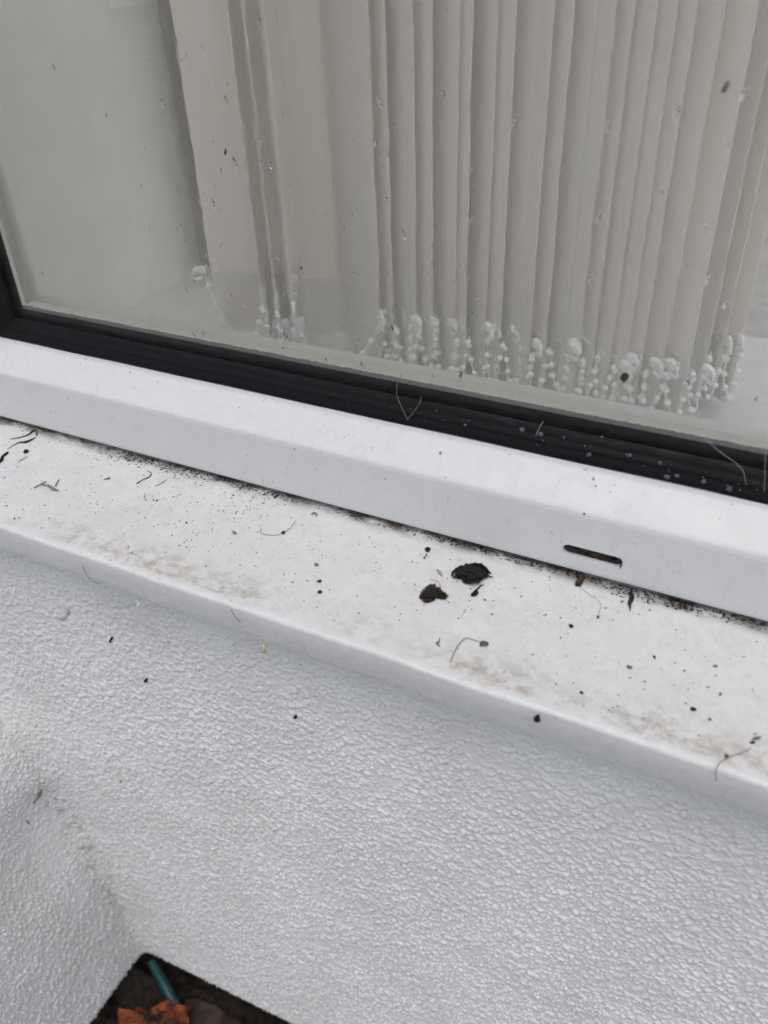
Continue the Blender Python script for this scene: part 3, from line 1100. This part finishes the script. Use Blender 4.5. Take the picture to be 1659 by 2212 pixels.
for _ in range(110):
    u = random.uniform(700, 1659)
    q = hit(u, 721 + .2237 * u - random.uniform(2, 45), y=0.0185)
    pts.append(Vector((q.x, 0.0182, q.z)))
tag(crumbs('gasket_grit', pts, M['pale'], smin=0.00006, smax=0.00026, pw=3), 'pale specks of dust clinging to the black gasket', 'dust', kind='stuff')
pts = []
for _ in range(300):
    q = hit(random.uniform(0, 1659), random.uniform(0, 1000), y=0.0239)
    if q.z > 0.070 and q.x > GX: pts.append(Vector((q.x, 0.0238, q.z)))
tag(crumbs('glass_grit', pts, M['grey_bit'], smin=0.00010, smax=0.00036, pw=3.5, flat=.7), 'dark specks of dirt stuck on the wet glass', 'grit', kind='stuff')

# droplets standing and running on the glass
vs, fs = [], []
def drop_on_glass(q, rx, rz, h, skew=0.0):
    n0 = len(vs); rings, seg = 4, 10
    for a in range(rings):
        t_ = a / rings
        for k_ in range(seg):
            an = 2 * math.pi * k_ / seg
            rr = math.cos(t_ * math.pi / 2)
            vs.append(Vector((q.x + rx * rr * math.cos(an) + skew * rr * math.sin(an) * rz, 0.02398 - h * math.sin(t_ * math.pi / 2), q.z + rz * rr * math.sin(an))))
    vs.append(Vector((q.x, 0.02398 - h, q.z - rz * .1)))
    for a in range(rings - 1):
        for k_ in range(seg):
            k2 = (k_ + 1) % seg
            fs.append((n0 + a * seg + k_, n0 + a * seg + k2, n0 + (a + 1) * seg + k2, n0 + (a + 1) * seg + k_))
    for k_ in range(seg):
        fs.append((n0 + (rings - 1) * seg + k_, n0 + (rings - 1) * seg + (k_ + 1) % seg, n0 + rings * seg))
    fs.append(tuple(n0 + k_ for k_ in range(seg))[::-1])
for _ in range(70):
    v_ = 900 * random.random() ** 0.6
    q = hit(random.uniform(20, 1659), v_, y=0.024)
    if q.z > 0.078 and q.x > GX + 0.002:
        r = 0.0003 + 0.0011 * random.random() ** 2.5
        drop_on_glass(q, r, r * random.uniform(1.0, 2.6), r * 0.07, random.uniform(-.4, .4))
for u0, n_ in ((425, 16), (505, 12), (610, 22), (650, 12), (775, 10), (840, 14), (930, 10), (1010, 10), (1500, 8)):
    for _ in range(n_):
        v_ = 830 * random.random() ** 0.5
        q = hit(u0 - (700 - v_) * (930 - u0) / 3400 + random.gauss(0, 9), v_, y=0.024)
        if q.z > 0.078:
            r = 0.0003 + 0.0009 * random.random() ** 2
            drop_on_glass(q, r, r * random.uniform(1.0, 2.8), r * 0.07, random.uniform(-.5, .5))
me = pyd(vs, fs)
tag(mobj('raindrops', me, M['water'], None, 179), 'small raindrops and runs clinging to the window glass', 'raindrops', kind='stuff')

# ------------------------------------------------------------------ single finds on the sill, wall and frame
def thing_tube(name, label, cat, pix, radii, mat, lift=0.0006, group=None, sides=6, place=on_sill):
    pts_ = [place(u, v) + Vector((0, 0, lift)) for u, v in pix]
    if cat in ('thread', 'hair', 'stalk', 'twig'):
        radii = [r * 0.72 for r in radii] if hasattr(radii, '__len__') else radii * 0.72
    o = mobj(name, tube_mesh(pts_, radii, sides, 5), mat, None, 60)
    return tag(o, label, cat, group)


def thing_lump(name, label, cat, p, size, mat, rotz=0, seed=1, rough=0.4, freq=1.8, sub=2, sink=0.75, rot=None):
    o = mobj(name, lump_mesh(size, seed, rough, freq, sub), mat, None, 60)
    o.location = p + Vector((0, 0, size[2] * sink)) if rot is None else p
    o.rotation_euler = (0, 0, rotz) if rot is None else rot
    return tag(o, label, cat)


# the dead insect
p = on_sill(1016, 1246)
ins = empty('dead_insect', p)
tag(ins, 'large black dead insect lying on its side on the sill', 'insect')
ax = (on_sill(1062, 1250) - on_sill(978, 1244)); LEN = ax.length; ax.normalize()
sx = Vector((-ax.y, ax.x, 0))
bm = bmesh.new()
bmesh.ops.create_icosphere(bm, subdivisions=4, radius=1.0)
for v in bm.verts:
    c = v.co.copy()
    t_ = c.x                                            # -1 head ... +1 tail
    wdt = 0.30 + 0.06 * math.sin(t_ * 2.2) - 0.22 * max(0, t_ - 0.15) ** 1.2
    d_ = 1 + 0.42 * mnoise.fractal(c * 3.4 + Vector((3, 1, 7)), 0.7, 2.2, 5) + 0.05 * math.sin(t_ * 16)
    v.co = (ax * (t_ * 0.46) + sx * (c.y * wdt * d_)) * LEN + Vector((0, 0, (c.z * 0.16 * d_ + 0.12) * LEN))
    v.co.z = max(v.co.z, 0.0002)
mobj('body', from_bm(bm), M['black_bit'], ins, 60).location = p
def local_poly(name, uv, mat, z0, arch, thick=0.00012):
    """a thin curled flake: outline in photo points laid on the sill, arched upward"""
    bm_ = bmesh.new()
    ps = [on_sill(u, v) for u, v in uv]
    c_ = sum(ps, Vector()) / len(ps)
    rings = []
    for s_ in (1.0, 0.66, 0.33):
        rings.append([bm_.verts.new(c_ + (q_ - c_) * s_ + Vector((0, 0, z0 + arch * (1 - s_ * s_) + 0.0003 * math.sin(i * 2.1 + s_ * 5)))) for i, q_ in enumerate(ps)])
    cv = bm_.verts.new(c_ + Vector((0, 0, z0 + arch)))
    k_ = len(ps)
    for a_ in range(2):
        for i in range(k_):
            j = (i + 1) % k_
            bm_.faces.new((rings[a_][i], rings[a_][j], rings[a_ + 1][j], rings[a_ + 1][i]))
    for i in range(k_):
        bm_.faces.new((rings[2][i], rings[2][(i + 1) % k_], cv))
    bmesh.ops.solidify(bm_, geom=bm_.faces[:], thickness=thick)
    return from_bm(bm_)
mobj('wing', local_poly('w', [(1012, 1234), (1024, 1226), (1034, 1230), (1041, 1227), (1046, 1234), (1052, 1238), (1062, 1250), (1046, 1250), (1032, 1247), (1018, 1246)], M['wing'], 0.0034, 0.0022), M['black_bit'], ins, 60).location = p
mobj('wing', local_poly('w', [(1002, 1258), (1022, 1256), (1044, 1249), (1060, 1249), (1040, 1256), (1020, 1262)], M['wing'], 0.0016, 0.0008), M['wing'], ins, 60).location = p
for c in ins.children: c.matrix_parent_inverse = Matrix.Identity(4)
for c in ins.children:
    c.location = (0, 0, 0) if c.name.startswith('body') else -p
hd = on_sill(982, 1247) + Vector((0, 0, 0.0022))
h_ = mobj('head', lump_mesh((0.0019, 0.0021, 0.0021), 4, .2, 2, 2), M['black_bit'], ins, 60); h_.matrix_parent_inverse = Matrix.Identity(4); h_.location = hd - p
ey = mobj('eye', lump_mesh((0.0008, 0.0011, 0.0012), 9, .08, 1, 2), plain('eye_grey', (0.10, 0.09, 0.09), 0.3, .2, 900), ins, 60)
ey.matrix_parent_inverse = Matrix.Identity(4); ey.location = hd - p + Vector((0.0005, -0.0016, 0.0008))
for j, uv in enumerate(([(1000, 1260), (1012, 1263), (1030, 1257)], [(990, 1236), (1002, 1229), (1006, 1231)], [(1050, 1244), (1060, 1249), (1065, 1250)])):
    l_ = mobj('leg', tube_mesh([on_sill(*q_) - p + Vector((0, 0, 0.001)) for q_ in uv], [0.0004, 0.0003, 0.0002], 5, 4), M['black_bit'], ins, 60)
    l_.matrix_parent_inverse = Matrix.Identity(4)

# clump of soil with a scrap of membrane
p = on_sill(938, 1285)
cl = empty('soil_clump', p)
tag(cl, 'dark brown crumbly soil clump left of the dead insect', 'soil clump')
for i, (u, v, sx_, sy_, sz_, rz) in enumerate(((928, 1288, .0034, .0030, .0016, .4), (936, 1279, .0028, .0036, .0017, 1.0), (953, 1289, .0026, .0020, .0013, .2), (944, 1284, .0022, .0018, .0012, .9), (915, 1292, .0018, .0012, .0008, .3), (922, 1298, .0018, .0014, .0009, .3))):
    o = mobj('crumb', lump_mesh((sx_, sy_, sz_), 20 + i, 1.0, 3.4, 4), M['brown_bit'] if i % 2 else M['dirt'], cl, 60)
    o.matrix_parent_inverse = Matrix.Identity(4)
    o.location = on_sill(u, v) - p + Vector((0, 0, sz_ * .6)); o.rotation_euler = (0, 0, rz)
o = mobj('membrane', local_poly('mm', [(943, 1274), (951, 1273), (953, 1280), (946, 1281)], None, 0.0008, 0.0006), M['tan'], cl, 60); o.matrix_parent_inverse = Matrix.Identity(4); o.location = -p
o = mobj('bristle', tube_mesh([on_sill(*q_) - p + Vector((0, 0, .0006)) for q_ in ((931, 1254), (944, 1257), (950, 1264), (951, 1272))], 0.00016, 4, 5), M['straw'], cl, 60); o.matrix_parent_inverse = Matrix.Identity(4)

thing_tube('hooked_scrap', 'hooked black insect leg below the dead insect', 'scrap', [(1042, 1264), (1033, 1272), (1024, 1281), (1020, 1287), (1027, 1286), (1031, 1281), (1026, 1279)], [.0003, .00045, .0006, .0008, .0008, .0007, .0004], M['black_bit'])
thing_tube('wing_case', 'small grey oval husk beside the dead insect', 'husk', [(944, 1231), (949, 1238), (956, 1246)], [.0003, .0010, .0003], plain('husk_grey', (.26, .25, .23), .4, .2, 900), lift=.0004)
bt = empty('dead_beetle', on_sill(923, 1193))
tag(bt, 'tiny black dead beetle above the soil clump', 'beetle')
for nm, uv, rr in (('body', [(924, 1190), (923, 1196)], .0014), ('head', [(919, 1187), (920, 1188)], .0005)):
    q = on_sill(*uv[0])
    o = mobj(nm, lump_mesh((rr, rr * 1.2, rr * .8), 31, .3, 2, 2), M['black_bit'], bt, 60); o.matrix_parent_inverse = Matrix.Identity(4); o.location = q - bt.location + Vector((0, 0, rr * .7))
o = mobj('leg', tube_mesh([on_sill(*q_) - bt.location + Vector((0, 0, .0004)) for q_ in ((922, 1198), (919, 1203), (916, 1207))], [.0004, .0003, .0006], 5, 3), M['grey_bit'], bt, 60); o.matrix_parent_inverse = Matrix.Identity(4)

# dry stem with a papery scrap
p = on_sill(1000, 1382)
ds = empty('dry_stem', p)
tag(ds, 'bent dry grass stem with a papery scrap at its tip, near the rim', 'dry stem')
o = mobj('stem', tube_mesh([on_sill(*q_) - p + Vector((0, 0, .0006)) for q_ in ((972, 1432), (978, 1418), (988, 1398), (1000, 1384), (1008, 1380), (1022, 1384), (1036, 1388))], [.00018, .00024, .00022, .0002, .00017, .00015], 6, 5), M['straw'], ds, 60); o.matrix_parent_inverse = Matrix.Identity(4)
o = mobj('scrap', local_poly('s', [(1036, 1388), (1043, 1386), (1054, 1389), (1056, 1394), (1050, 1398), (1036, 1398)], None, .0006, .0008), M['straw'], ds, 60); o.matrix_parent_inverse = Matrix.Identity(4); o.location = -p
thing_tube('curved_stalk', 'long curved hair-thin stalk hanging over the rim at the right', 'stalk', [(1548, 1690), (1545, 1676), (1549, 1658), (1560, 1645), (1578, 1636), (1596, 1630), (1612, 1624), (1622, 1616)], [.0003, .00028, .00024, .00022, .0002], M['straw'])
thing_lump('black_seed', 'small black seed on the thin curved stalk at the right edge', 'seed', on_sill(1625, 1605), (.0012, .0007, .0006), M['black_bit'], .6, 41)
thing_lump('grey_husk', 'elongated grey husk at the tip of the curved stalk', 'husk', on_sill(1634, 1596), (.0021, .0007, .0006), M['grey_bit'], .7, 42)
thing_lump('grey_crumb', 'grey crumb lying beside the thin curved stalk', 'crumb', on_sill(1569, 1634), (.0009, .0009, .0007), M['grey_bit'], .2, 43)
thing_tube('looped_thread', 'looped dry thread left of the middle of the sill', 'thread', [(566, 1143), (562, 1152), (572, 1156), (592, 1158), (606, 1155), (620, 1148), (632, 1136), (638, 1126)], .0002, M['straw'])
thing_lump('thread_knot', 'dark knot caught on the looped thread', 'crumb', on_sill(612, 1152), (.0010, .0012, .0008), M['dirt'], .4, 44)
thing_lump('grey_seed', 'flat grey seed left of the looped thread', 'seed', on_sill(507, 1152), (.0016, .0009, .0006), M['grey_bit'], -.4, 45, .15, 1)
thing_tube('curled_husk', 'curled orange-brown husk under the frame edge', 'husk', [(673, 1113), (679, 1110), (684, 1113), (682, 1118)], [.0004, .0005, .0005, .0002], plain('orange_husk', (.25, .14, .08), .5, .2, 900), lift=.0008)
for i, (u, v, s_, m_, l_) in enumerate(((684, 1221, .0012, 'grey_bit', 'grey ring-marked crumb above two others in mid sill'),
        (690, 1257, .0011, 'black_bit', 'black ring-like crumb, middle of three in mid sill'), (691, 1280, .0013, 'dirt', 'brown-black crumb, lowest of three in mid sill'),
        (1233, 1354, .0013, 'black_bit', 'round black dropping on the sill below the drain slot'), (1256, 1497, .0009, 'black_bit', 'small black crumb near the grimy rim right of the middle'),
        (1497, 1534, .0013, 'dirt', 'oblong dark crumb on the clean right part of the sill'), (1533, 1555, .0008, 'grey_bit', 'pale grey crumb below the oblong dark one'),
        (1556, 1500, .0008, 'grey_bit', 'round grey crumb right of the oblong dark one'), (1413, 1420, .0008, 'black_bit', 'black speck high on the right part of the sill'),
        (1360, 1443, .0013, 'grey_bit', 'feathery grey scrap in the right half of the sill'), (1545, 1440, .0010, 'grey_bit', 'cluster-like grey crumb near the right edge of the sill'),
        (1345, 1300, .0006, 'black_bit', 'tiny black speck right of the hanging cocoon'), (57, 977, .0019, 'black_bit', 'flat black flake below the twigs at the far left'),
        (403, 1130, .0008, 'black_bit', 'small black crumb at the lower left of the sill'), (725, 1542, .0007, 'grey_bit', 'grey crumb by the rim'))):
    if l_.startswith('grey crumb by the rim'): continue
    thing_lump('crumb', l_, 'crumb', on_sill(u, v), (s_, s_ * .75, s_ * .6), M[m_], .7 * i, 50 + i, .4, 2.2)
thing_tube('dark_scrap', 'short dark forked scrap left of the bent dry stem', 'scrap', [(950, 1380), (948, 1388), (944, 1391), (948, 1396), (950, 1399)], [.0002, .0004, .0006, .0004, .0002], M['grey_bit'])
# twigs at the left
tw = [('brown_twig', 'forked brown twig nearest the frame at the far left', [(22, 950), (45, 946), (62, 940), (72, 932), (80, 934), (78, 944)], [.0003, .0005, .0006, .0010, .0007, .0002], 'brown_bit'),
      ('brown_twig', 'second brown twig under the forked one at the far left', [(16, 972), (40, 958), (58, 956), (78, 946)], [.0002, .0004, .0013, .0003], 'brown_bit'),
      ('black_twig', 'thick black curled bit cut by the left edge of the picture', [(-4, 1002), (4, 995), (6, 988), (14, 982), (18, 978)], [.0018, .0016, .0012, .0013, .0008], 'black_bit'),
      ('pale_twig', 'pale splinter below the flat black flake', [(38, 1000), (48, 994), (60, 987)], [.0002, .0004, .0002], 'grey_bit'),
      ('bent_twig', 'dark hooked twig piece below the soil line at left', [(296, 1046), (308, 1038), (322, 1032), (327, 1024), (318, 1018)], [.0005, .0003, .0005, .0004, .0002], 'dirt'),
      ('small_twig', 'short twig piece with a black tip at left', [(224, 1038), (238, 1034)], [.0002, .0007], 'dirt'),
      ('thin_twig', 'thin grey forked twig right of the hooked one', [(335, 1052), (348, 1046), (360, 1038)], [.0002, .0003, .0002], 'grey_bit')]
for nm, lb, uv, rr, m_ in tw:
    thing_tube(nm, lb, 'twig', uv, rr, M[m_])
t = empty('twig_bundle', on_sill(112, 1052))
tag(t, 'small bundle of crossed straw pieces on the left part of the sill', 'straw')
for uv, rr in (([(74, 1056), (88, 1048), (100, 1042)], .0004), ([(88, 1048), (108, 1052), (126, 1062)], .0005), ([(120, 1052), (124, 1044), (128, 1038)], .0004), ([(104, 1050), (114, 1058), (120, 1060)], .0008)):
    o = mobj('straw', tube_mesh([on_sill(*q_) - t.location + Vector((0, 0, .0007)) for q_ in uv], rr, 5, 3), M['straw'], t, 60); o.matrix_parent_inverse = Matrix.Identity(4)

# hanging below the frame, right of the middle
def under(u, v): return on_sill(u, v)
t = thing_tube('soil_drip', 'brown crumbly soil drip below the drain slot', 'soil drip', [(1256, 1243), (1254, 1250), (1250, 1262), (1249, 1268)], [.0016, .0016, .0018, .0017], M['brown_bit'], .0006, sides=9)
for v in t.data.vertices: v.co += Vector(mnoise.noise_vector(v.co * 700)) * 0.0016
thing_tube('web_strand', 'thin web thread trailing from the brown soil drip', 'thread', [(1254, 1272), (1275, 1288), (1294, 1300), (1297, 1316), (1292, 1330)], .00012, M['grey_bit'])
thing_lump('web_crumb', 'grey crumb at the end of the trailing web thread', 'crumb', on_sill(1292, 1334), (.0007, .0010, .0006), M['grey_bit'], .2, 71)
t = thing_tube('cocoon', 'small dark cocoon dangling under the frame at right', 'cocoon', [(1364, 1272), (1363, 1284), (1364, 1294), (1360, 1306), (1361, 1322)], [.0002, .0006, .0013, .0008, .0002], M['dirt'], .001, sides=8)
for v in t.data.vertices: v.co += Vector(mnoise.noise_vector(v.co * 1200)) * 0.0005

# in the drain slot: packed soil and an old web
o = mobj('slot_dirt', lump_mesh((.0135, .005, .0036), 77, .5, 3.0, 3), M['brown_bit'], win, 60); o.location = Vector((SX - .001, .0085, SZ - .001)) 
o.matrix_parent_inverse = Matrix.Translation(-win.location)
o = thing_tube('web_hook', 'dark tuft hanging from the right end of the drain slot', 'web tuft', [(1338, 1207), (1342, 1214), (1341, 1222), (1338, 1229)], [.0005, .0006, .0004, .0001], M['dirt'], 0, place=lambda u, v: hit(u, v, y=-.0004))

# bits on the frame and bead
for i, (u, v, s_, m_, l_) in enumerate(((281, 804, .0006, 'brown_bit', 'brown speck on the bead, left'), (951, 978, .0008, 'grey_bit', 'round grey bubble-like spot on the bead, mid right'),
        (794, 987, .0009, 'grey_bit', 'grey crumb on the frame crease'), (1282, 1034, .0010, 'tan', 'tan snail-like husk on the bead below the gasket'), (1287, 1050, .0005, 'brown_bit', 'thin brown splinter under the tan husk'),
        (1264, 1014, .0010, 'pale', 'pale ringed spot beside the tan husk'), (636, 970, .0005, 'black_bit', 'black speck on the upright frame face left of middle'), (1262, 1110, .0006, 'dirt', 'dark speck on the frame above the drain slot'))):
    y_ = 0.0 if v > 805 + .2365 * u else 0.0095
    q = hit(u, v, y=y_)
    thing_lump('frame_speck', l_, 'speck', q, (s_, s_ * .5, s_), M[m_], 0, 80 + i, .3, 2, 1, rot=(0, 0, 0))
# web threads across the gasket
def onY(yy): return lambda u, v: hit(u, v, y=yy)
thing_tube('straw_thread', 'bent straw-coloured thread hanging over the black gasket', 'thread', [(868, 806), (858, 830), (857, 852), (866, 876), (880, 905), (882, 904), (898, 884), (909, 866), (910, 856)], .00022, M['straw'], 0, place=onY(.0163))
thing_tube('short_thread', 'short pale thread on the gasket right of the middle', 'thread', [(1174, 910), (1166, 922), (1158, 940)], .00014, M['web'], 0, place=onY(.0163))
thing_tube('web_thread', 'faint web thread crossing the gasket at the right', 'thread', [(1502, 890), (1512, 930), (1545, 968), (1600, 1010), (1612, 1046)], .00008, M['web'], 0, place=onY(.0160))
thing_tube('web_thread', 'faint upright web thread over the gasket near the right edge', 'thread', [(1656, 936), (1653, 1000), (1651, 1062)], .00008, M['web'], 0, place=onY(.0160))
FLAKE = ['leftmost blue-grey dirt flake on the black gasket', 'first of two close grey flakes at the gasket foot', 'second of two close grey flakes at the gasket foot', 'tiny grey flake right of the two close ones on the gasket',
         'pale hook-shaped flake on the lower gasket', 'grey flake on the gasket above the tan husk', 'largest grey flake of the cluster low on the gasket', 'flake just right of the largest one on the gasket',
         'flake above the largest one on the gasket', 'grey flake on the gasket right of the cluster', 'rightmost grey flake on the black gasket', 'small grey flake high on the gasket right of middle']
for i, (u, v, s_) in enumerate(((1005, 918, .0009), (1128, 928, .0014), (1168, 938, .0014), (1218, 945, .0006), (1272, 982, .0013), (1360, 984, .0011), (1440, 1030, .0015), (1462, 1028, .0011), (1426, 1000, .0010), (1520, 1040, .0013), (1575, 1056, .0014), (1300, 944, .0007))):
    q = hit(u, v, y=.0172)
    o = mobj('dirt_flake', lump_mesh((s_, .0004, s_ * .8), 100 + i, .5, 2.2, 2), plain('flake_grey', (.09, .09, .105), .7, .4, 900) if i == 0 else bpy.data.materials['flake_grey'], None, 60)
    o.location = q; o.rotation_euler = (0, .5 * i, 0)
    tag(o, FLAKE[i], 'dirt flake', 'dirt flakes on the gasket')
# seeds on the glass
for u, v, s_, l_ in ((487, 328, (.0007, .0004, .0017), 'small brown seed stuck on the glass at the left slat'), (1349, 815, (.0019, .0006, .0024), 'dark brown ring-shaped seed on the glass before the bead chains'),
                     (1567, 188, (.0010, .0004, .0024), 'grey smear stuck high on the glass at the right')):
    thing_lump('seed', l_, 'seed', hit(u, v, y=.0236), s_, M['brown_bit'] if s_[0] != .0010 else M['grey_bit'], 0, 5 + u, .25, 2, 2, rot=(0, .35, 0))

# on the sill's front edge and under it
q = hit(1160, 1553, y=-.0886)
thing_lump('black_dropping', 'black and white dropping on the front edge of the sill', 'dropping', q, (.0013, .0008, .0026), M['black_bit'], 0, 130, .5, 2.4, 2, rot=(0, .15, 0))
thing_tube('edge_hair', 'thin dark hair stuck on the front edge at left', 'hair', [(177, 1222), (186, 1240), (198, 1254), (216, 1262)], .0002, M['grey_bit'], 0, place=onY(-.0885))
thing_tube('edge_hair', 'short hair stuck on the front edge left of the middle', 'hair', [(498, 1316), (508, 1332), (520, 1346)], .0002, M['grey_bit'], 0, place=onY(-.0885))
q = hit(570, 1402, y=-.0865)
thing_lump('tan_flake', 'tan husk hanging from the underside of the sill edge', 'husk', q, (.0018, .0007, .0034), M['tan'], 0, 131, .35, 1.6, 2, rot=(0, .2, 0))
q = hit(295, 1302, y=-.0868)
o = mobj('water_drop', lump_mesh((.0018, .0014, .0013), 132, .02, 1, 3), M['water'], None, 179); o.location = q
tag(o, 'clear water drop hanging from the sill edge at left', 'water drop')
# bits on the wall
def on_wall(u, v): return hit(u, v, y=WALL_Y - .0024)
for nm, u, v, s_, rot, m_, l_ in (('black_seed', 240, 1382, (.0011, .0011, .0036), .55, 'black_bit', 'slim black seed on the wall, the upper of two'), ('black_seed', 315, 1470, (.0011, .0011, .0030), .6, 'black_bit', 'slim black seed on the wall, the lower of two'),
        ('black_crumb', 118, 1665, (.0014, .001, .0014), 0, 'black_bit', 'round black crumb in the hollow of the wall corner'), ('grey_chaff', 470, 1555 + 500, (.001, .0008, .002), .6, 'grey_bit', ''),
        ('black_crumb', 638, 1549, (.0010, .0008, .0022), .5, 'black_bit', 'small dark chip on the wall below the middle of the sill'), ('grey_chaff', 262, 1687, (.0009, .0009, .0032), .6, 'grey_bit', 'grey sliver of chaff on the wall left of centre'),
        ('grey_chaff', 60, 1715 + 60, (.0007, .0007, .0028), -.6, 'grey_bit', 'thin dark chaff at the far left of the return wall'), ('tan_chip', 28, 1217, (.0022, .0008, .0016), .5, 'tan', 'tan chip on the wall just under the sill at far left')):
    if not l_: continue
    thing_lump(nm, l_, 'chaff' if 'chaff' in nm else 'crumb' if 'crumb' in nm else 'seed' if 'seed' in nm else 'chip', on_wall(u, v) if u > 110 or v < 1300 else hit(u, v, x=-.405), s_, M[m_], 0, 140 + u, .35, 1.8, 2, rot=(0, rot, 0))
thing_tube('curled_husk', 'curled tan husk clinging to the roughcast under the sill at left', 'husk', [(122, 1335), (134, 1337), (144, 1330), (148, 1320), (141, 1314)], [.0006, .0012, .0010, .0010, .0004], M['tan'], 0, place=on_wall)
thing_tube('insect_husk', 'empty ringed insect husk on the return wall at left', 'husk', [(72, 1735), (78, 1728), (86, 1716), (90, 1706)], [.0014, .0008, .0018, .0007], M['grey_bit'], 0, place=lambda u, v: hit(u, v, x=-.408))
